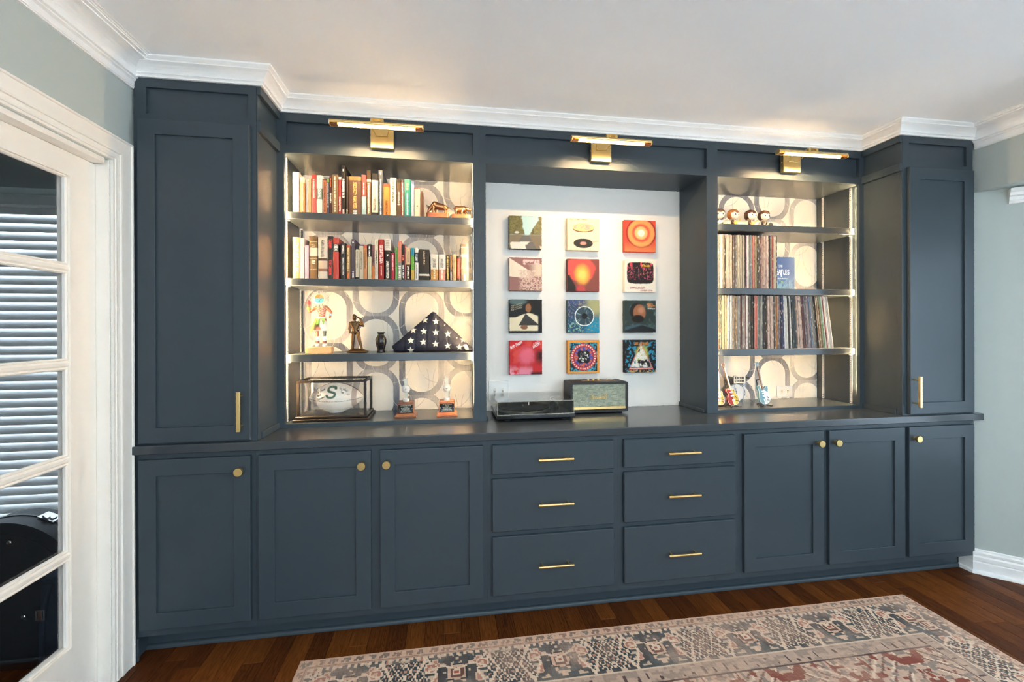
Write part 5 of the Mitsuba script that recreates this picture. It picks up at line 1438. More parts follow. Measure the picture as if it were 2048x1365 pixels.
def tri_grid(poly, step):
    x0, z0, x1, z1 = poly.bounds
    import scipy.spatial as ss
    ring = np.array(poly.exterior.segmentize(step).coords)[:-1]
    gx, gz = np.meshgrid(np.arange(x0, x1, step), np.arange(z0, z1, step), indexing='ij')
    pt = np.column_stack([gx.ravel(), gz.ravel()])
    pt = pt[shapely.contains(poly.buffer(-step * .45), shapely.points(pt))]
    pt = np.vstack([ring, pt])
    dl = ss.Delaunay(pt).simplices
    cen = pt[dl].mean(1)
    dl = dl[shapely.contains(poly, shapely.points(cen))]
    a, b, c = pt[dl[:, 0]], pt[dl[:, 1]], pt[dl[:, 2]]
    area = (b[:, 0] - a[:, 0]) * (c[:, 1] - a[:, 1]) - (b[:, 1] - a[:, 1]) * (c[:, 0] - a[:, 0])
    dl[area < 0] = dl[area < 0][:, ::-1]
    return pt, dl[np.abs(area) > 1e-12], len(ring)


pt, tf, nr = tri_grid(tri, .0055)
hgt = flag_h(pt[:, 0], pt[:, 1])
fv = np.column_stack([pt[:, 0], fy - hgt, pt[:, 1]])
bv = np.column_stack([pt[:, 0], fy + .030 + .6 * np.maximum(hgt, 0), pt[:, 1]])
side = []
n0 = len(pt)
for i in range(nr):
    j = (i + 1) % nr
    side += [[i, i + n0, j + n0], [i, j + n0, j]]
fm = trimesh.Trimesh(np.vstack([fv, bv]), np.vstack([tf, tf[:, ::-1] + n0, np.array(side)]), process=False)
fm.fix_normals()
add('cloth', fm, 'vc_matte', t, color=(0.021, 0.022, 0.036), smooth=True)


def star_poly(x, z, r, rot=0.0):
    a = np.pi / 2 + rot + np.arange(10) * np.pi / 5
    q = np.where(np.arange(10) % 2 == 0, r, r * .40)
    return Polygon(np.column_stack([x + q * np.cos(a), z + q * np.sin(a)]))


for u, w_ in ((880, 290), (1125, 325), (1320, 405), (620, 520), (860, 545), (1120, 570), (1390, 605), (1590, 695), (575, 745), (845, 780), (1115, 825), (1385, 870), (1650, 905), (570, 960), (1530, 495), (1735, 735)):
    px_, pz_ = fx0 + (u - 148) * .0002425, fz0 + (1000 - w_) * .0002445
    poly = star_poly(px_, pz_, .0205 if (u, w_) not in ((1320, 405), (1590, 695)) else .006, .05).intersection(tri.buffer(-.0015))
    if poly.is_empty or poly.geom_type != 'Polygon' or poly.area < 1e-5:
        continue
    sp, sf, _ = tri_grid(poly, .0045)
    add('star', trimesh.Trimesh(np.column_stack([sp[:, 0], fy - flag_h(sp[:, 0], sp[:, 1]) - .0012, sp[:, 1]]), sf, process=False), 'vc_matte', t, color='#f3ead6')
sp, sf, _ = tri_grid(Polygon([(-.300, 1.312), (-.282, 1.318), (-.267, 1.288), (-.284, 1.282)]), .004)
add('tag', trimesh.Trimesh(np.column_stack([sp[:, 0], fy - flag_h(sp[:, 0], sp[:, 1]) - .0014, sp[:, 1]]), sf, process=False), 'vc_matte', t, color='#f3ead6', label='small white cloth tag')

# football in a glazed case
t = thing('display_case', 'black-framed clear display case around the white football', 'display case')
cx0, cx1, cy0, cy1, cz0, cz1 = -1.143, -0.803, 0.289, 0.477, ZF + .026, 1.1395
add('base', cbox(-1.158, -0.788, 0.267, 0.497, ZF + .0003, ZF + .0130, .003), 'wood_dark', t)
add('base_step', cbox(-1.149, -0.797, 0.279, 0.487, ZF + .0131, ZF + .0260, .003), 'wood_dark', t)
w_ = .0125
for xs in (cx0, cx1 - w_):
    for ys in (cy0, cy1 - w_):
        add('post', cbox(xs, xs + w_, ys, ys + w_, cz0 + .0002, cz1 - w_ - .0002, .001), 'wood_dark', t)
for ys in (cy0, cy1 - w_):
    add('rail', cbox(cx0, cx1, ys, ys + w_, cz1 - w_, cz1, .001), 'wood_dark', t)
for xs in (cx0, cx1 - w_):
    add('rail', cbox(xs, xs + w_, cy0 + w_ + .0002, cy1 - w_ - .0002, cz1 - w_, cz1, .001), 'wood_dark', t)


def quad(*p):
    return trimesh.Trimesh(p, [[0, 1, 2], [0, 2, 3]], process=False)


yc_ = cy0 + w_ / 2
add('pane', quad((cx0 + w_, yc_, cz0), (cx1 - w_, yc_, cz0), (cx1 - w_, yc_, cz1 - w_), (cx0 + w_, yc_, cz1 - w_)), 'clear_pane', t)
for xs in (cx0 + w_ / 2, cx1 - w_ / 2):
    add('pane', quad((xs, cy0 + w_, cz0), (xs, cy1 - w_, cz0), (xs, cy1 - w_, cz1 - w_), (xs, cy0 + w_, cz1 - w_)), 'clear_pane', t)
add('pane', quad((cx0 + w_, cy0 + w_, cz1 - w_ / 2), (cx1 - w_, cy0 + w_, cz1 - w_ / 2), (cx1 - w_, cy1 - w_, cz1 - w_ / 2), (cx0 + w_, cy1 - w_, cz1 - w_ / 2)), 'clear_pane', t)
add('mirror', quad((cx0 + w_, cy1 - w_ / 2, cz0), (cx1 - w_, cy1 - w_ / 2, cz0), (cx1 - w_, cy1 - w_ / 2, cz1 - w_), (cx0 + w_, cy1 - w_ / 2, cz1 - w_)), 'clear_pane', t)
t = thing('football', 'white signed football with a green letter on its side, inside the black-framed case', 'football')
fc_, FA, FR = np.array([-0.973, 0.383, 1.0385]), .1400, .0800
uu, aa = np.meshgrid(np.linspace(-1, 1, 61), np.linspace(0, 2 * np.pi, 73), indexing='ij')


def ball_r(u):
    return FR * np.power(np.clip(1 - np.abs(u) ** 1.9, 0, 1), .78)


bv = np.column_stack([(fc_[0] + FA * uu).ravel(), (fc_[1] + ball_r(uu) * np.cos(aa)).ravel(), (fc_[2] + ball_r(uu) * np.sin(aa)).ravel()])
bf = []
for i in range(60):
    for j in range(72):
        a = i * 73 + j
        bf += [[a, a + 74, a + 73], [a, a + 1, a + 74]]
u_, a_ = uu.ravel(), aa.ravel()
bc = np.tile(lin('#f1e6d6'), (len(bv), 1))
back = (np.cos(a_) > -.24) & (np.sin(a_) > -.2)
bc[back] = lin('#6b4230')
stripe = (np.abs(np.abs(u_) - .70) < .075) & ~back
bc[stripe] = lin('#b9a494')
add('ball', trimesh.Trimesh(bv, np.array(bf)[:, ::-1], process=False), 'vc_satin', t, smooth=True, color=bc)


def on_ball(x, z, lift=.0008):
    """Points of the ball's near side."""
    u = (x - fc_[0]) / FA
    r = ball_r(u)
    dz = z - fc_[2]
    return fc_[1] - np.sqrt(np.clip(r * r - dz * dz, 1e-8, None)) - lift


seam_u = np.linspace(-.97, .97, 40)
add('seam', tube(np.column_stack([fc_[0] + FA * seam_u, fc_[1] - (ball_r(seam_u) + .0002) * math.cos(.17), fc_[2] - (ball_r(seam_u) + .0002) * math.sin(.17)]), .0009, 5), 'vc_matte', t, color='#2a2420')
for k in range(8):
    u = -.22 + k * .063
    r = float(ball_r(np.array(u)))
    add('lace', tube([(fc_[0] + FA * u, fc_[1] - (r + .0012) * math.cos(a), fc_[2] + (r + .0012) * math.sin(a)) for a in (1.12, 1.22, 1.32)], .0019, 6), 'vc_matte', t, color='#f4efe4')
Sm = meshkit.text_mesh('S', .058, .0006, bold=True)
for _ in range(2):
    Sm = Sm.subdivide()
sv = np.asarray(Sm.vertices)
sv = sv - [(sv[:, 0].max() + sv[:, 0].min()) / 2, (sv[:, 1].max() + sv[:, 1].min()) / 2, 0]
sxw, szw = fc_[0] - .008 + sv[:, 0] * 1.15 + sv[:, 1] * .12, fc_[2] + .036 + sv[:, 1] * 1.02
add('letter', trimesh.Trimesh(np.column_stack([sxw, on_ball(sxw, szw, .0006) - sv[:, 2], szw]), Sm.faces, process=False), 'vc_satin', t, color='#2c4a36', label='green block letter')
for text, x0, z0, ang, s in (('Go Green', -.083, .026, .50, .0068), ('Mark', -.080, .010, .42, .0062), ('Dantonio', -.076, -.006, .42, .0058), ('Go White', .028, .052, -.42, .0068), ('Tom Izzo', .032, .034, -.38, .0070)):
    hw = []
    for p in handwriting(text):
        x = fc_[0] + x0 + s * (p[:, 0] * math.cos(ang) - p[:, 1] * math.sin(ang))
        z = fc_[2] + z0 + s * (p[:, 0] * math.sin(ang) + p[:, 1] * math.cos(ang))
        hw.append(tube(np.column_stack([x, on_ball(x, z, .0004), z]), .0007, 5))
    add('handwriting', cat(hw), 'vc_matte', t, color='#241f1c', kind='stuff')
add('stand', moved(lathe([(.034, 0), (.036, .002), (.031, .010), (.028, .010), (.030, .002)], 32), (fc_[0], fc_[1], ZF + .0262)), 'chrome', t, smooth=35)

# two golf trophies
mat('trophy_metal', (0.50, 0.46, 0.36), 0.35, metallic=1.0)
for n_, (tx, ty, wood) in enumerate(((-0.6060, 0.3450, 'wood_walnut'), (-0.3890, 0.3430, 'wood_cherry'))):
    t = thing('golf_trophy', ('golf trophy on a dark brown wooden base with a black plaque, left of its twin', 'golf trophy on a lighter red wooden base with a black plaque, right of its twin')[n_], 'trophy', 'golf trophies')
    z = ZF + .0003
    add('plinth', cbox(tx - .056, tx + .056, ty - .056, ty + .056, z, z + .011, .002), wood, t)
    fr = trimesh.Trimesh(*_hull(np.array([(sx_ * a, sy_ * a, zz) for a, zz in ((.052, .0112), (.043, .0215)) for sx_ in (-1, 1) for sy_ in (-1, 1)])), process=False)
    add('moulding', moved(fr, (tx, ty, z)), wood, t)
    add('column', cbox(tx - .0410, tx + .0410, ty - .0410, ty + .0410, z + .0217, z + .0800, .0030), wood, t)
    pq = add('plaque', cbox(tx - .0375, tx + .0375, ty - .0424, ty - .0411, z + .0255, z + .0680, .0004), 'black_gloss', t, label='black engraved plaque')
    ln = []
    for k, wd in enumerate((.052, .016, .046, .040, .050, .056)):
        x = tx - wd / 2
        while x < tx + wd / 2:
            L = rng.uniform(.002, .005)
            ln.append(cbox(x, x + L, ty - .0427, ty - .0424, z + .0610 - k * .0066, z + .0640 - k * .0066))
            x += L + .0011
    add('engraving', cat(ln), 'trophy_metal', pq, kind='stuff')
    for s in (-1, 1):
        add('pin', cyl((tx + s * .0335, ty - .0424, z + .047), (tx + s * .0335, ty - .0436, z + .047), .0019, n=10), 'chrome', pq)
    add('collar', moved(lathe([(0, 0), (.0165, 0), (.0165, .0125), (.0145, .0145), (0, .0145)], 32), (tx, ty, z + .0802)), 'white_plastic', t, smooth=35)
    one = Polygon([(-.0085, .090), (.0085, .090), (.0085, .2030), (-.0070, .2030), (-.0125, .197), (-.0185, .1945), (-.0185, .188), (-.0085, .190)]).union(Point(0, .146).buffer(.0235, 24)).difference(Point(0, .146).buffer(.0195, 24))
    add('figure_one', moved(prism(one, .007, ((0, 0, 0), (1, 0, 0), (0, 0, 1))), (tx - .001, ty + .0035, z)), 'trophy_metal', t, smooth=30, label='metal figure one around the ball')
    gb = trimesh.creation.icosphere(subdivisions=4, radius=.0205)
    gvn = np.asarray(gb.vertices)
    gd = np.abs(np.sin(gvn[:, 0] * 900) * np.sin(gvn[:, 1] * 900) * np.sin(gvn[:, 2] * 900))
    gb.vertices = gvn * (1 - .025 * gd[:, None])
    bl = add('golf_ball', moved(gb, (tx - .001, ty, z + .146)), 'white_plastic', t, smooth=True, label='white golf ball')
    add('print', cat(cbox(tx - .008, tx + .006, ty - .0212, ty - .0203, z + .1470, z + .1486), cbox(tx - .004, tx + .001, ty - .0212, ty - .0203, z + .1445, z + .1456)), 'vc_matte', bl, color='#4a4a52', kind='stuff')

# four big-headed vinyl figures
def vinyl(x, y, turn, hair, suit, label, prop):
    t = thing('vinyl_figure', label, 'figurine', 'big-headed vinyl figures on the top shelf of the right bookcase')
    z0 = 2.0118
    c, s = math.cos(turn), math.sin(turn)

    def put_(m):
        v = np.asarray(m.vertices)
        return trimesh.Trimesh(np.column_stack([x + v[:, 0] * c - v[:, 1] * s, y + v[:, 0] * s + v[:, 1] * c, z0 + v[:, 2]]), m.faces, process=False)
    bod = blob([(0, 0, .050, .0125), (0, 0, .030, .0115)], [(-.007, 0, .026, .0078), (-.009, 0, .008, .0072)], [(.007, 0, .026, .0078), (.009, 0, .008, .0072)], [(-.009, -.006, .006, .0058), (-.009, .002, .006, .0058)], [(.009, -.006, .006, .0058), (.009, .002, .006, .0058)],
               [(-.012, 0, .052, .0060), (-.020, -.006, .040, .0054)], [(-.020, -.006, .040, .0054), (-.010, -.016, .038, .0050)], [(.012, 0, .052, .0060), (.020, -.006, .040, .0054)], [(.020, -.006, .040, .0054), (.014, -.017, .042, .0050)], edge=.004, smooth=4)
    bvv = np.asarray(bod.vertices)
    cc = np.tile(lin(suit), (len(bvv), 1))
    cc[(bvv[:, 1] < -.0145)] = lin('#ecd2b8')
    cc[(np.abs(bvv[:, 0]) < .0035) & (bvv[:, 1] < -.008) & (bvv[:, 2] > .040)] = lin('#efe9e0')
    add('body', put_(bod), 'vc_satin', t, smooth=True, color=cc)
    hd = trimesh.creation.icosphere(subdivisions=4, radius=1.0)
    hv = np.asarray(hd.vertices).copy()
    hv = np.sign(hv) * np.abs(hv) ** .86
    hv *= [.0330, .0285, .0295]
    hv[:, 2] += .092
    hcol = np.tile(lin('#efd9c2'), (len(hv), 1))
    add('head', put_(trimesh.Trimesh(hv, hd.faces, process=False)), 'vc_satin', t, smooth=True, color=hcol)
    wig = trimesh.creation.icosphere(subdivisions=4, radius=1.0)
    wv = np.asarray(wig.vertices).copy()
    wv = np.sign(wv) * np.abs(wv) ** .86
    fringe = .10 + .10 * np.cos(wv[:, 0] * 6)
    keep = (wv[:, 1] > -.30) | (wv[:, 2] > .42 - fringe)
    keep &= wv[:, 2] > -.86
    wv2 = wv * [.0355, .0320, .0325] * (1 + .018 * np.sin(wv[:, :1] * 22 + wv[:, 2:] * 5))
    wv2[:, 2] += .0935
    wv2 = np.where(keep[:, None], wv2, wv * [.0315, .0270, .0280] + [0, 0, .092])
    add('hair', put_(trimesh.Trimesh(wv2, wig.faces, process=False)), 'vc_satin', t, smooth=True, color=hair, label='moulded mop of hair')
    for s_ in (-1, 1):
        e = trimesh.creation.icosphere(subdivisions=2, radius=1.0)
        ev = np.asarray(e.vertices) * [.0048, .0022, .0048] + [s_ * .0150, -.0268, .0890]
        add('eye', put_(trimesh.Trimesh(ev, e.faces, process=False)), 'black_gloss', t, smooth=True)
        b_ = put_(tube(smooth_path([(s_ * .009, -.0283, .0985), (s_ * .015, -.0272, .1005), (s_ * .021, -.0240, .0985)]), .0010, 5))
        add('eyebrow', b_, 'vc_matte', t, color=hair)
    add('nose', put_(trimesh.Trimesh(np.asarray(trimesh.creation.icosphere(2).vertices) * [.0028, .0028, .0026] + [0, -.0288, .0845], trimesh.creation.icosphere(2).faces, process=False)), 'vc_satin', t, smooth=True, color='#e6c8ac')
    add('mouth', put_(tube(smooth_path([(-.005, -.0288, .0775), (0, -.0294, .0762), (.005, -.0288, .0775)]), .0006, 5)), 'vc_matte', t, color='#8a5a4a')
    if prop == 'drum':
        d = add('drum', put_(cyl((0.014, -.020, .020), (0.014, -.040, .024), .019, n=28)), 'vc_satin', t, color='#efe9de', smooth=35, label='white toy drum')
        add('drum_rim', put_(cyl((0.014, -.0385, .0237), (0.014, -.0410, .0242), .0203, n=28)), 'chrome', d)
        add('cymbal', put_(moved(lathe([(0, .002), (.004, .0015), (.014, 0), (.014, -.0006), (0, .001)], 24), (-.018, -.026, .050))), 'gold_satin', t, smooth=35)
    else:
        gb_ = Point(0, 0).buffer(.0125, 16).union(Point(.014, 0).buffer(.0095, 16)).union(sbox(.010, -.0022, .052, .0022)).union(sbox(.050, -.0036, .060, .0036))
        add('guitar', put_(prism(gb_, .005, ((-.012, -.0185, .036), (.90, 0, .43), (-.43, 0, .90)))), 'vc_satin', t, color=prop, label='toy guitar')
    return t


vinyl(1.272, .400, -.20, '#33231a', '#2c2a2a', 'leftmost big-headed vinyl figure, half hidden by the stile', '#d8d2c4')
vinyl(1.368, .400, .42, '#6b4526', '#3a2a22', 'big-headed vinyl figure with brown hair and a yellow guitar', '#d9a83e')
vinyl(1.486, .400, .30, '#3d2419', '#4a3a30', 'big-headed vinyl figure with dark red-brown hair and an orange guitar', '#c98a4a')
vinyl(1.580, .400, .15, '#4a3020', '#26211f', 'rightmost big-headed vinyl figure, holding a white drum', 'drum')

# miniature guitars, a miniature drum kit, the blue box, an outlet
def guitar(name_label, x, y, lean, body, colour, guard, kind, height=.255, turn=0.0):
    t = thing('miniature_guitar', name_label, 'miniature guitar', 'miniature instruments on the floor of the right bookcase')
    z0 = ZF + .012
    tl = .17                                                       # leans back
    ca, sa = math.cos(lean), math.sin(lean)
    X = np.array([ca, 0, -sa])
    Zv = np.array([sa, math.sin(tl), ca])
    Zv /= np.linalg.norm(Zv)
    fr = (np.array([x, y, z0]), X, Zv)
    kz = {'red': 1.55, 'blue': 1.38, 'pink': 1.4}[kind]
    body = [(a * 1.12, b * kz) for a, b in body]
    guard = [(a * 1.1, b * kz) for a, b in guard]
    poly = Polygon(smooth_path(body + [body[0]], 5)).buffer(0)
    add('body', prism(poly, .012, fr), 'vc_gloss', t, color=colour, smooth=30)
    nrm = np.cross(X, Zv)
    off = lambda d: (np.array([x, y, z0]) + nrm * d, X, Zv)
    add('binding', prism(poly.difference(poly.buffer(-.0022)), .0010, off(.0118)), 'vc_gloss', t, color='#efe6d0')
    add('pickguard', prism(Polygon(guard).intersection(poly.buffer(-.002)), .0014, off(.0118)), 'vc_gloss', t, color='#efe9dc' if kind == 'blue' else '#d9b340', label='pale pickguard')
    top = height
    add('neck', prism(sbox(-.0042, .058 * kz, .0042, top - .030), .0062, off(.0085)), 'vc_satin', t, color='#6b4a35')
    add('fretboard', prism(sbox(-.0040, .060 * kz, .0040, top - .031), .0016, off(.0148)), 'vc_satin', t, color='#8a6a50')
    add('frets', cat([prism(sbox(-.0040, zz, .0040, zz + .0006), .0006, off(.0164)) for zz in np.linspace(.070 * kz, top - .036, 12)]), 'chrome', t, kind='stuff')
    add('headstock', prism(Polygon([(-.0045, top - .032), (.0045, top - .032), (.0085, top - .020), (.0070, top), (-.0060, top - .002), (-.0085, top - .018)]), .0050, off(.0090)), 'vc_gloss', t, color='#5a4030' if kind != 'blue' else '#6f8c92')
    for i in range(3):
        for s_ in (-1, 1):
            c_ = np.array([x, y, z0]) + nrm * .012 + X * (s_ * .0105) + Zv * (top - .006 - i * .0085)
            add('tuner', moved(cbox(-.0028, .0028, -.0018, .0018, -.0018, .0018, .0006), c_), 'chrome', t)
    for zz in (.046, .034, .056) if kind == 'blue' else (.050, .036):
        add('pickup', prism(sbox(-.0105, zz * kz - .0036, .0105, zz * kz + .0036), .0030, off(.0126)), 'chrome', t)
    add('bridge', prism(sbox(-.0095, .018 * kz, .0095, .023 * kz), .0034, off(.0126)), 'chrome', t)
    add('tailpiece', prism(Polygon([(-.0050, .001), (.0050, .001), (.0095, .016 * kz), (-.0095, .016 * kz)]), .0026, off(.0126)), 'gold_satin' if kind != 'blue' else 'white_plastic', t)
    for i, (a, b) in enumerate(((.016, .016), (.022, .024), (.017, .030), (.024, .013))):
        add('knob', cyl(np.array([x, y, z0]) + nrm * .0128 + X * a + Zv * b * kz, np.array([x, y, z0]) + nrm * .0168 + X * a + Zv * b * kz, .0026, n=10), 'black_plastic', t)
    add('strings', cat([tube([np.array([x, y, z0]) + nrm * .0172 + X * a + Zv * .016, np.array([x, y, z0]) + nrm * .0172 + X * a + Zv * (top - .016)], .00028, 4) for a in (-.0028, -.0017, -.0006, .0006, .0017, .0028)]), 'chrome', t, kind='stuff')
    # black stand under and behind it
    s = thing('guitar_stand', name_label.split(',')[0].replace('miniature', 'black stand under the miniature', 1), 'stand', 'stands of the miniature guitars')
    zg = ZF + .0035
    P_ = lambda a, b, c: (x + a, y + b, ZF + c)
    add('upright', tube([P_(.0, .030, .0040), P_(sa * .09, .040, .090), P_(sa * .155, .046, .155)], .0032, 8), 'black_plastic', s)
    add('yoke', tube([P_(sa * .155 + .016, .024, .152), P_(sa * .155 + .004, .040, .155), P_(sa * .155 - .012, .024, .152)], .0024, 8), 'black_plastic', s)
    for a in (-.030, .030):
        add('leg', tube([P_(a * .25, .026, .0055), P_(a, -.022, .0040), P_(a, -.028, .0100)], .0034, 8), 'black_plastic', s)
    add('leg', tube([P_(0, .026, .0060), P_(0, .062, .0040)], .0034, 8), 'black_plastic', s)
    return t


lp = [(-.006, .062), (-.018, .066), (-.026, .056), (-.020, .044), (-.032, .026), (-.026, .006), (0, -.001), (.026, .006), (.032, .026), (.021, .044), (.022, .054), (.014, .060), (.005, .060)]
rk = [(-.006, .066), (-.014, .080), (-.024, .084), (-.028, .072), (-.024, .056), (-.030, .034), (-.030, .014), (-.016, .001), (.006, -.001), (.028, .010), (.035, .030), (.028, .050), (.034, .066), (.030, .076), (.018, .072), (.006, .064)]
guitar('miniature guitar in dark red with a gold pickguard, leaning left', 1.297, .300, -.20, lp, '#7a1f16', [(0, .060), (.012, .060), (.020, .045), (.030, .024), (.020, .0), (.004, .0)], 'red')
guitar('miniature guitar in metallic blue with a white pickguard, upright', 1.505, .305, -.12, rk, '#5f8b94', [(0, .058), (.010, .058), (.040, .040), (.040, .0), (.012, .0), (.004, .020)], 'blue')
guitar('miniature guitar in pale pink and orange, half hidden behind the stile', 1.208, .315, .06, lp, '#c98f80', [(0, .055), (.012, .055), (.026, .030), (.018, .004), (.004, .004)], 'pink', height=.215)

t = thing('miniature_drum_kit', 'miniature drum kit with a white drumhead behind the dark red guitar', 'miniature drum kit', 'miniature instruments on the floor of the right bookcase')
dx, dy, dz = 1.414, .440, ZF + .062
add('bass_drum', cyl((dx, dy, dz), (dx + .010, dy + .045, dz), .0570, n=48), 'vc_satin', t, color='#3a3a3c', smooth=35)
add('drumhead', cyl((dx, dy, dz), (dx - .0006, dy - .003, dz), .0535, n=48), 'vc_satin', t, color='#efe9e2', smooth=35, label='white drumhead')
add('hoop', moved(lathe([(.0540, -.003), (.0590, -.003), (.0590, .004), (.0540, .004), (.0540, -.003)], 48), (dx, dy - .0015, dz), rx=math.pi / 2), 'vc_gloss', t, color='#8c8f92', smooth=35)
add('lettering', flat_text('THE', .010, dx - .012, dz + .020, dy - .0032, width=.024), 'vc_matte', t, color='#1c1a18')
add('lettering', flat_text('BEATLES', .018, dx - .044, dz - .006, dy - .0032, width=.088), 'vc_matte', t, color='#1c1a18')
add('sign', cbox(dx - .028, dx + .052, dy - .020, dy - .017, dz + .062, dz + .108, .0006), 'vc_satin', t, color='#e8dcc6', label='small cream sign above the drum')
add('sign_marks', cat([cbox(dx - .022 + i * .0115, dx - .022 + i * .0115 + rng.uniform(.006, .010), dy - .0206, dy - .0200, dz + .070 + k * .019, dz + .084 + k * .019) for k in range(2) for i in range(6)]), 'vc_matte', t, color='#4a4038', kind='stuff')
for xs in (-.018, .040):
    add('sign_post', tube([(dx + xs, dy - .0155, ZF + .003), (dx + xs, dy - .0155, dz + .105)], .0014, 6), 'chrome', t)
cs = (dx + .092, dy + .01)
add('cymbal_stand', tube([(cs[0] - .022, cs[1], dz + .095), (cs[0] - .022, cs[1], ZF + .040)], .0015, 6), 'chrome', t)
for a in ((.034, -.030), (-.032, -.020), (.0, .030)):
    add('stand_leg', tube([(cs[0] - .022, cs[1], ZF + .046), (cs[0] - .022 + a[0], cs[1] + a[1], ZF + .0025)], .0014, 6), 'chrome', t)
add('cymbal', moved(lathe([(0, .004), (.006, .003), (.026, 0), (.026, -.0008), (0, .0025)], 32), (cs[0] - .022, cs[1], dz + .094), rx=.12), 'bronze', t, smooth=35)
for xs in (-.030, .026):
    add('tom', moved(cyl((0, 0, -.018), (0, 0, .018), .024, n=28), (dx + xs, dy + .030, dz + .078), rx=.3), 'vc_satin', t, color='#3a3a3c', smooth=35)

t = thing('boxed_set', 'blue box with large white capitals, standing right of the upper row of records', 'box')
qx0, qx1, qz0, qz1, qy = 1.6620, 1.8140, 1.6364, 1.8535, .420
nq = 60
gu2, gv2 = np.meshgrid(np.linspace(0, 1, nq), np.linspace(0, 1, nq), indexing='ij')
i2 = np.arange(nq * nq).reshape(nq, nq)
f2 = np.vstack([np.stack([i2[:-1, :-1].ravel(), i2[1:, :-1].ravel(), i2[1:, 1:].ravel()], 1), np.stack([i2[:-1, :-1].ravel(), i2[1:, 1:].ravel(), i2[:-1, 1:].ravel()], 1)])
n1 = gnoise(gu2, gv2, 16, 31)
im = base(gu2, '2c5a94')
im = put(im, (1 - sm(.05, .55, gv2)) * sm(.35, .65, n1), '6fa3b8')
im = put(im, (1 - sm(.0, .35, gv2)) * sm(.55, .7, gnoise(gu2 * 2, gv2, 26, 32)), 'a9c7b4')
im = put(im, disc(gu2, gv2, .40, .28, .05, .03) * .9, '6fae5a')
add('box', cbox(qx0, qx1, qy, qy + .034, qz0, qz1, .0012), 'vc_satin', t, color='#27518a')
add('print', trimesh.Trimesh(np.column_stack([qx0 + .001 + gu2.ravel() * (qx1 - qx0 - .002), np.full(nq * nq, qy - .0004), qz0 + .001 + gv2.ravel() * (qz1 - qz0 - .002)]), f2, process=False), 'vc_satin', t, color=im.reshape(-1, 3))
add('lettering', flat_text('THE', .0165, qx0 + .036, qz0 + .150, qy - .0005, width=.028), 'vc_matte', t, color='#f2f4f4')
add('lettering', flat_text('BEATLES', .031, qx0 + .006, qz0 + .105, qy - .0005, width=.107), 'vc_matte', t, color='#f2f4f4')
add('long_stroke', cbox(qx0 + .0525, qx0 + .0600, qy - .0009, qy - .0005, qz0 + .092, qz0 + .136), 'vc_matte', t, color='#f2f4f4')
add('small_print', cat([cbox(qx0 + .012 + i * .0075, qx0 + .012 + i * .0075 + .0062, qy - .0009, qy - .0005, qz0 + .0800, qz0 + .0832) for i in range(12)]), 'vc_matte', t, color='#e6ecec', kind='stuff')

t = thing('wall_outlet', 'cream double wall outlet on the papered back, right of the blue miniature guitar', 'wall outlet')
add('plate', cbox(1.782, 1.902, .5352, .5400, .941, 1.0150, .002), 'white_plastic', t)
for xs in (1.820, 1.864):
    add('socket', moved(cyl((0, .0, 0), (0, -.0012, 0), .0155, n=24), (xs, .5352, .978)), 'vc_satin', t, color='#e0d8c4')
    add('slots', cat(cbox(xs - .0065, xs - .0045, .5336, .5341, .9790, .9870), cbox(xs + .0045, xs + .0065, .5336, .5341, .9790, .9870), cyl((xs, .5341, .9705), (xs, .5336, .9705), .0024, n=10)), 'black_matte', t, kind='stuff')

# ------------------------------------------------------------------ rug on the floor
RX0, RX1, RY0, RY1, RT = -1.000, 1.9645, -0.1125, -2.550, 0.0085


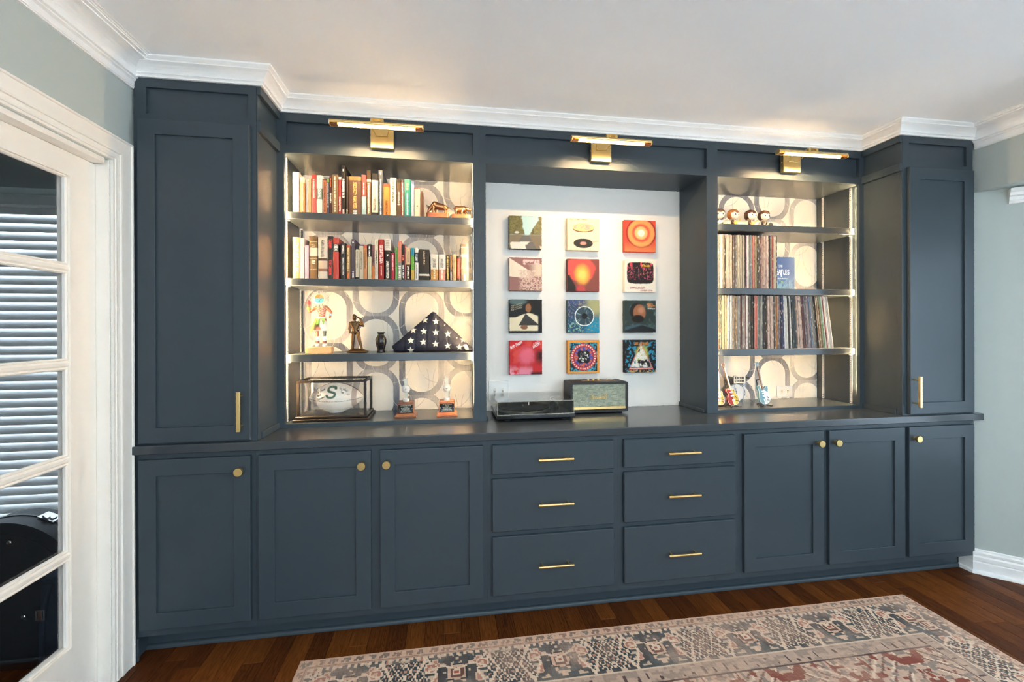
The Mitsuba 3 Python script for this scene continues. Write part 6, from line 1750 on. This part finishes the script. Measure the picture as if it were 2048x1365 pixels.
def rug_colour(x, y):
    """x across the rug, y back from its far edge, both in metres."""
    W, D = RX1 - RX0, RY0 - RY1
    dx, dy = np.minimum(x, W - x), np.minimum(y, D - y)
    side = dx < dy * .80
    d = np.where(side, dx * 1.25, dy)               # distance from the nearest edge
    s = np.where(side, y, x)                        # along that edge
    P = lambda f, sd, o=2: meshkit.fbm(np.stack([x * f, y * f, np.full_like(x, sd * 3.7)], -1), o, sd)
    q = .0065                                       # knot size
    xq, yq = np.floor(x / q) * q, np.floor(y / q) * q
    dq, sq = np.floor(d / q) * q, np.floor(s / q) * q
    per = .43
    t = np.abs(((sq / per) % 1.0) - .5)             # mirrored along the border
    kn = lambda f, sd, o=1: meshkit.fbm(np.stack([t * per * f, dq * f, np.full_like(x, sd * 5.1)], -1), o, sd)
    blotch = P(7, 41, 3)
    sand, pale, slate, teal, rust, brown, grey = (lin('#' + c) for c in ('d2b09a', 'e0c8b2', '3d4248', '4d5a5e', 'a4584a', '74504a', '9d9088'))
    im = np.tile(sand, x.shape + (1,))
    # outer guard: small hooked motifs on sand
    m = (d < .046)
    u = (sq / .052) % 1.0
    hook = (np.abs(np.abs(u - .5) - (dq - .008) * 8) < .13) & (dq > .009) & (dq < .038)
    tri_ = (u > .62) & (dq - .010 < (u - .62) * .075) & (dq > .012)
    pick = meshkit.noise(np.stack([np.floor(s / .052), s * 0, s * 0 + 3], -1), 9)
    c = np.where((pick > .66)[..., None], teal, np.where((pick > .38)[..., None], brown, slate))
    wear = (P(60, 42, 2) > .42)
    mm = m & (hook | tri_) & wear
    im[mm] = (im * .35 + c * .65)[mm]
    ln = (np.abs(d - .047) < .0022) | (np.abs(d - .0535) < .0018)
    im[ln] = (im * .4 + brown * .6)[ln]
    # main border: dark ground, mirrored flowers, lattices and zigzags
    m = (d >= .055) & (d < .262)
    v = (dq - .055) / .207
    ground = np.where((kn(24, 43) > .5)[..., None], slate, teal)
    g = ground * .55 + grey * .45 * blotch[..., None] * 1.3
    fl = kn(34, 44)
    g = np.where((fl > .63)[..., None], sand * .75 + pale * .25, g)
    g = np.where(((fl > .72))[..., None], rust * .6 + sand * .4, g)
    g = np.where((kn(58, 45) > .66)[..., None], pale * .8, g)
    k1, k2 = (t * per * 1.6 + (v - .5) * .20), (t * per * 1.6 - (v - .5) * .20)
    lat = (t > .27) & (v > .12) & (v < .90)
    l1, l2 = np.abs(((k1 / .060) % 1) - .5) < .085, np.abs(((k2 / .060) % 1) - .5) < .085
    cell = ~((np.abs(((k1 / .060) % 1 + .5) % 1 - .5) < .17) & (np.abs(((k2 / .060) % 1 + .5) % 1 - .5) < .17))
    lc = np.where((l1 | l2)[..., None], pale, np.where(cell[..., None], slate * .8 + teal * .2, rust * .35 + sand * .5))
    g = np.where(lat[..., None], lc, g)
    ed = np.abs(np.abs(t - .29) + np.abs(v - .5) * .22 - .10)
    g = np.where((ed < .012)[..., None], pale, g)
    r0 = np.hypot(t * per, (v - .50) * .207)
    for rad, c in ((.046, slate), (.040, sand), (.028, brown), (.018, pale), (.009, rust)):
        g = np.where((np.maximum(np.abs(t * per), np.abs(v - .5) * .207) + .35 * r0 < rad * 1.25)[..., None], c, g)
    r1 = np.hypot(t * per - .105, (v - .34) * .207)
    for rad, c in ((.028, pale), (.021, rust * .7 + sand * .3), (.010, sand)):
        g = np.where((r1 < rad)[..., None], c, g)
    st = (np.abs(v - (.30 + .9 * np.abs(t - .14))) < .025) & (t < .28)
    g = np.where(st[..., None], pale, g)
    edge_ = (v < .07) & (((sq / .028) % 1) < .5)
    g = np.where(edge_[..., None], pale * .8 + sand * .2, g)
    im = np.where(m[..., None], g, im)
    ln = (np.abs(d - .265) < .004)
    im[ln] = (pale * .9)[None].repeat(ln.sum(), 0)
    # inner guard
    m = (d >= .270) & (d < .335)
    c = sand * .55 + grey * .45
    gg = np.tile(c, x.shape + (1,))
    u = (sq / .095) % 1.0
    tk = (np.abs(np.abs(u - .5) - .22) < .05) & (np.abs(dq - .302) < .020)
    gg = np.where((tk & (P(30, 47) > .4))[..., None], slate * .6 + brown * .4, gg)
    gg = np.where((kn(52, 48) > .64)[..., None], teal * .5 + sand * .5, gg)
    im = np.where(m[..., None], gg, im)
    ln = np.abs(d - .337) < .0035
    im[ln] = (slate * .6 + brown * .4)[None].repeat(ln.sum(), 0)
    # field: sand with brown stepped medallions
    m = d >= .340
    per2 = .56
    t2 = np.abs(((xq / per2) % 1) - .5) * per2
    y2 = np.abs((((yq - .34) / .34) % 1) - .5) * .34
    f = np.tile(sand * .8 + grey * .15, x.shape + (1,))
    e1 = np.floor((t2 + y2 * 1.2) / .013)
    f = np.where(((e1 % 5) == 1)[..., None], brown * .8 + sand * .15, f)
    f = np.where(((e1 % 7) == 3)[..., None], pale, f)
    n_ = meshkit.fbm(np.stack([t2 * 44, y2 * 44, x * 0 + 2], -1), 1, 49)
    f = np.where((n_ > .66)[..., None], rust * .55 + brown * .3, f)
    f = np.where((n_ < .27)[..., None], teal * .6 + sand * .4, f)
    im = np.where(m[..., None], f, im)
    # wear: the pile thins along the weave and lets the sand through
    thr = meshkit.noise(np.stack([x * 420, y * 40, x * 0], -1), 51) * .5 + meshkit.noise(np.stack([x * 60, y * 420, x * 0], -1), 52) * .5
    k = np.clip((blotch - .42) * 1.6, 0, .45)[..., None] * (.5 + thr[..., None])
    im = im * (1 - k) + (sand * .92) * k
    return im * (.80 + .36 * thr[..., None])


def rug_patch(xs, ys):
    gx, gy = np.meshgrid(xs, ys, indexing='ij')
    n0, n1 = gx.shape
    i = np.arange(n0 * n1).reshape(n0, n1)
    f = np.vstack([np.stack([i[:-1, :-1].ravel(), i[1:, 1:].ravel(), i[1:, :-1].ravel()], 1), np.stack([i[:-1, :-1].ravel(), i[:-1, 1:].ravel(), i[1:, 1:].ravel()], 1)])
    edge = np.minimum(np.minimum(gx - RX0, RX1 - gx), np.minimum(RY0 - gy, gy - RY1))
    z = RT - .0045 * np.exp(-edge / .003)
    col = rug_colour((gx - RX0).astype(float), (RY0 - gy).astype(float))
    return trimesh.Trimesh(np.column_stack([gx.ravel(), gy.ravel(), z.ravel()]), f, process=False), np.clip(col.reshape(-1, 3), 0, 1)


pa, ca_ = rug_patch(np.linspace(RX0, RX1, 1150), np.linspace(RY0, -0.740, 245))
pb, cb_ = rug_patch(np.linspace(RX0, RX1, 120), np.linspace(-0.740, RY1, 70))
skirt = cbox(RX0 + .0002, RX1 - .0002, RY1 + .0002, RY0 - .0002, .0006, .0042)
t = thing('rug', 'large worn patterned rug in sand, slate and rust on the wooden floor', 'rug')
add('pile', cat(pa, pb), 'vc_rug', t, smooth=True, color=np.vstack([ca_, cb_]) * .92)
add('backing', skirt, 'vc_rug', t, color='#c4a892')
mat('vc_rug', VC, 0.95, 0.1, sheen=0.2)

# ------------------------------------------------------------------ instrument cases in the next room
t = thing('guitar_case', 'black hard guitar case with a silver latch, behind the glazed door', 'guitar case')
gp = Point(-2.195, .335).buffer(.275, 40).union(sbox(-2.42, .004, -1.985, .30).buffer(-.03).buffer(.03)).buffer(.03).buffer(-.03)
add('shell', prism(gp, .150, ((0, .170, 0), (1, 0, 0), (0, 0, 1))), 'black_vinyl', t, smooth=30)
add('rim', prism(gp.buffer(.004).difference(gp.buffer(-.006)), .010, ((0, .100, 0), (1, 0, 0), (0, 0, 1))), 'black_plastic', t)
add('face', prism(gp.buffer(-.045), .004, ((0, .0198, 0), (1, 0, 0), (0, 0, 1))), 'black_vinyl', t, smooth=30)
L = cat(rbox(-.034, .034, -.028, .028, 0, .006, .0028, 10), cbox(-.022, .022, -.020, .006, .006, .012, .002), cbox(-.010, .010, -.034, -.014, .006, .016, .003))
add('latch', moved(L, (-2.085, .105, .589), ry=.42), 'chrome', t, label='silver latch')
for x, z in ((-2.162, .530), (-2.112, .220), (-2.30, .20)):
    add('stud', moved(lathe([(0, .005), (.004, .0048), (.008, .003), (.0095, 0), (0, 0)], 20), (x, .0156, z), rx=math.pi / 2), 'chrome', t, smooth=40)
t = thing('gig_bag', 'dark navy soft bag with a metal buckle, right of the black guitar case', 'bag')
mat('navy_cloth', (0.012, 0.017, 0.032), 0.8, 0.3)
add('bag', rbox(-1.968, -1.845, -.110, -.012, .002, .440, .035, 16), 'navy_cloth', t, smooth=30)
add('strap', tube(smooth_path([(-1.935, -.113, .05), (-1.940, -.118, .20), (-1.930, -.117, .33), (-1.915, -.112, .41)]), .009, 8), 'navy_cloth', t, smooth=True)
add('buckle', cat(cbox(-1.953, -1.923, -.1285, -.1245, .318, .322, .001), cbox(-1.953, -1.923, -.1285, -.1245, .282, .286, .001), cbox(-1.953, -1.949, -.1285, -.1245, .284, .320, .001), cbox(-1.927, -1.923, -.1285, -.1245, .284, .320, .001), cbox(-1.944, -1.932, -.1285, -.1245, .284, .320, .001)), 'chrome', t, label='metal buckle')
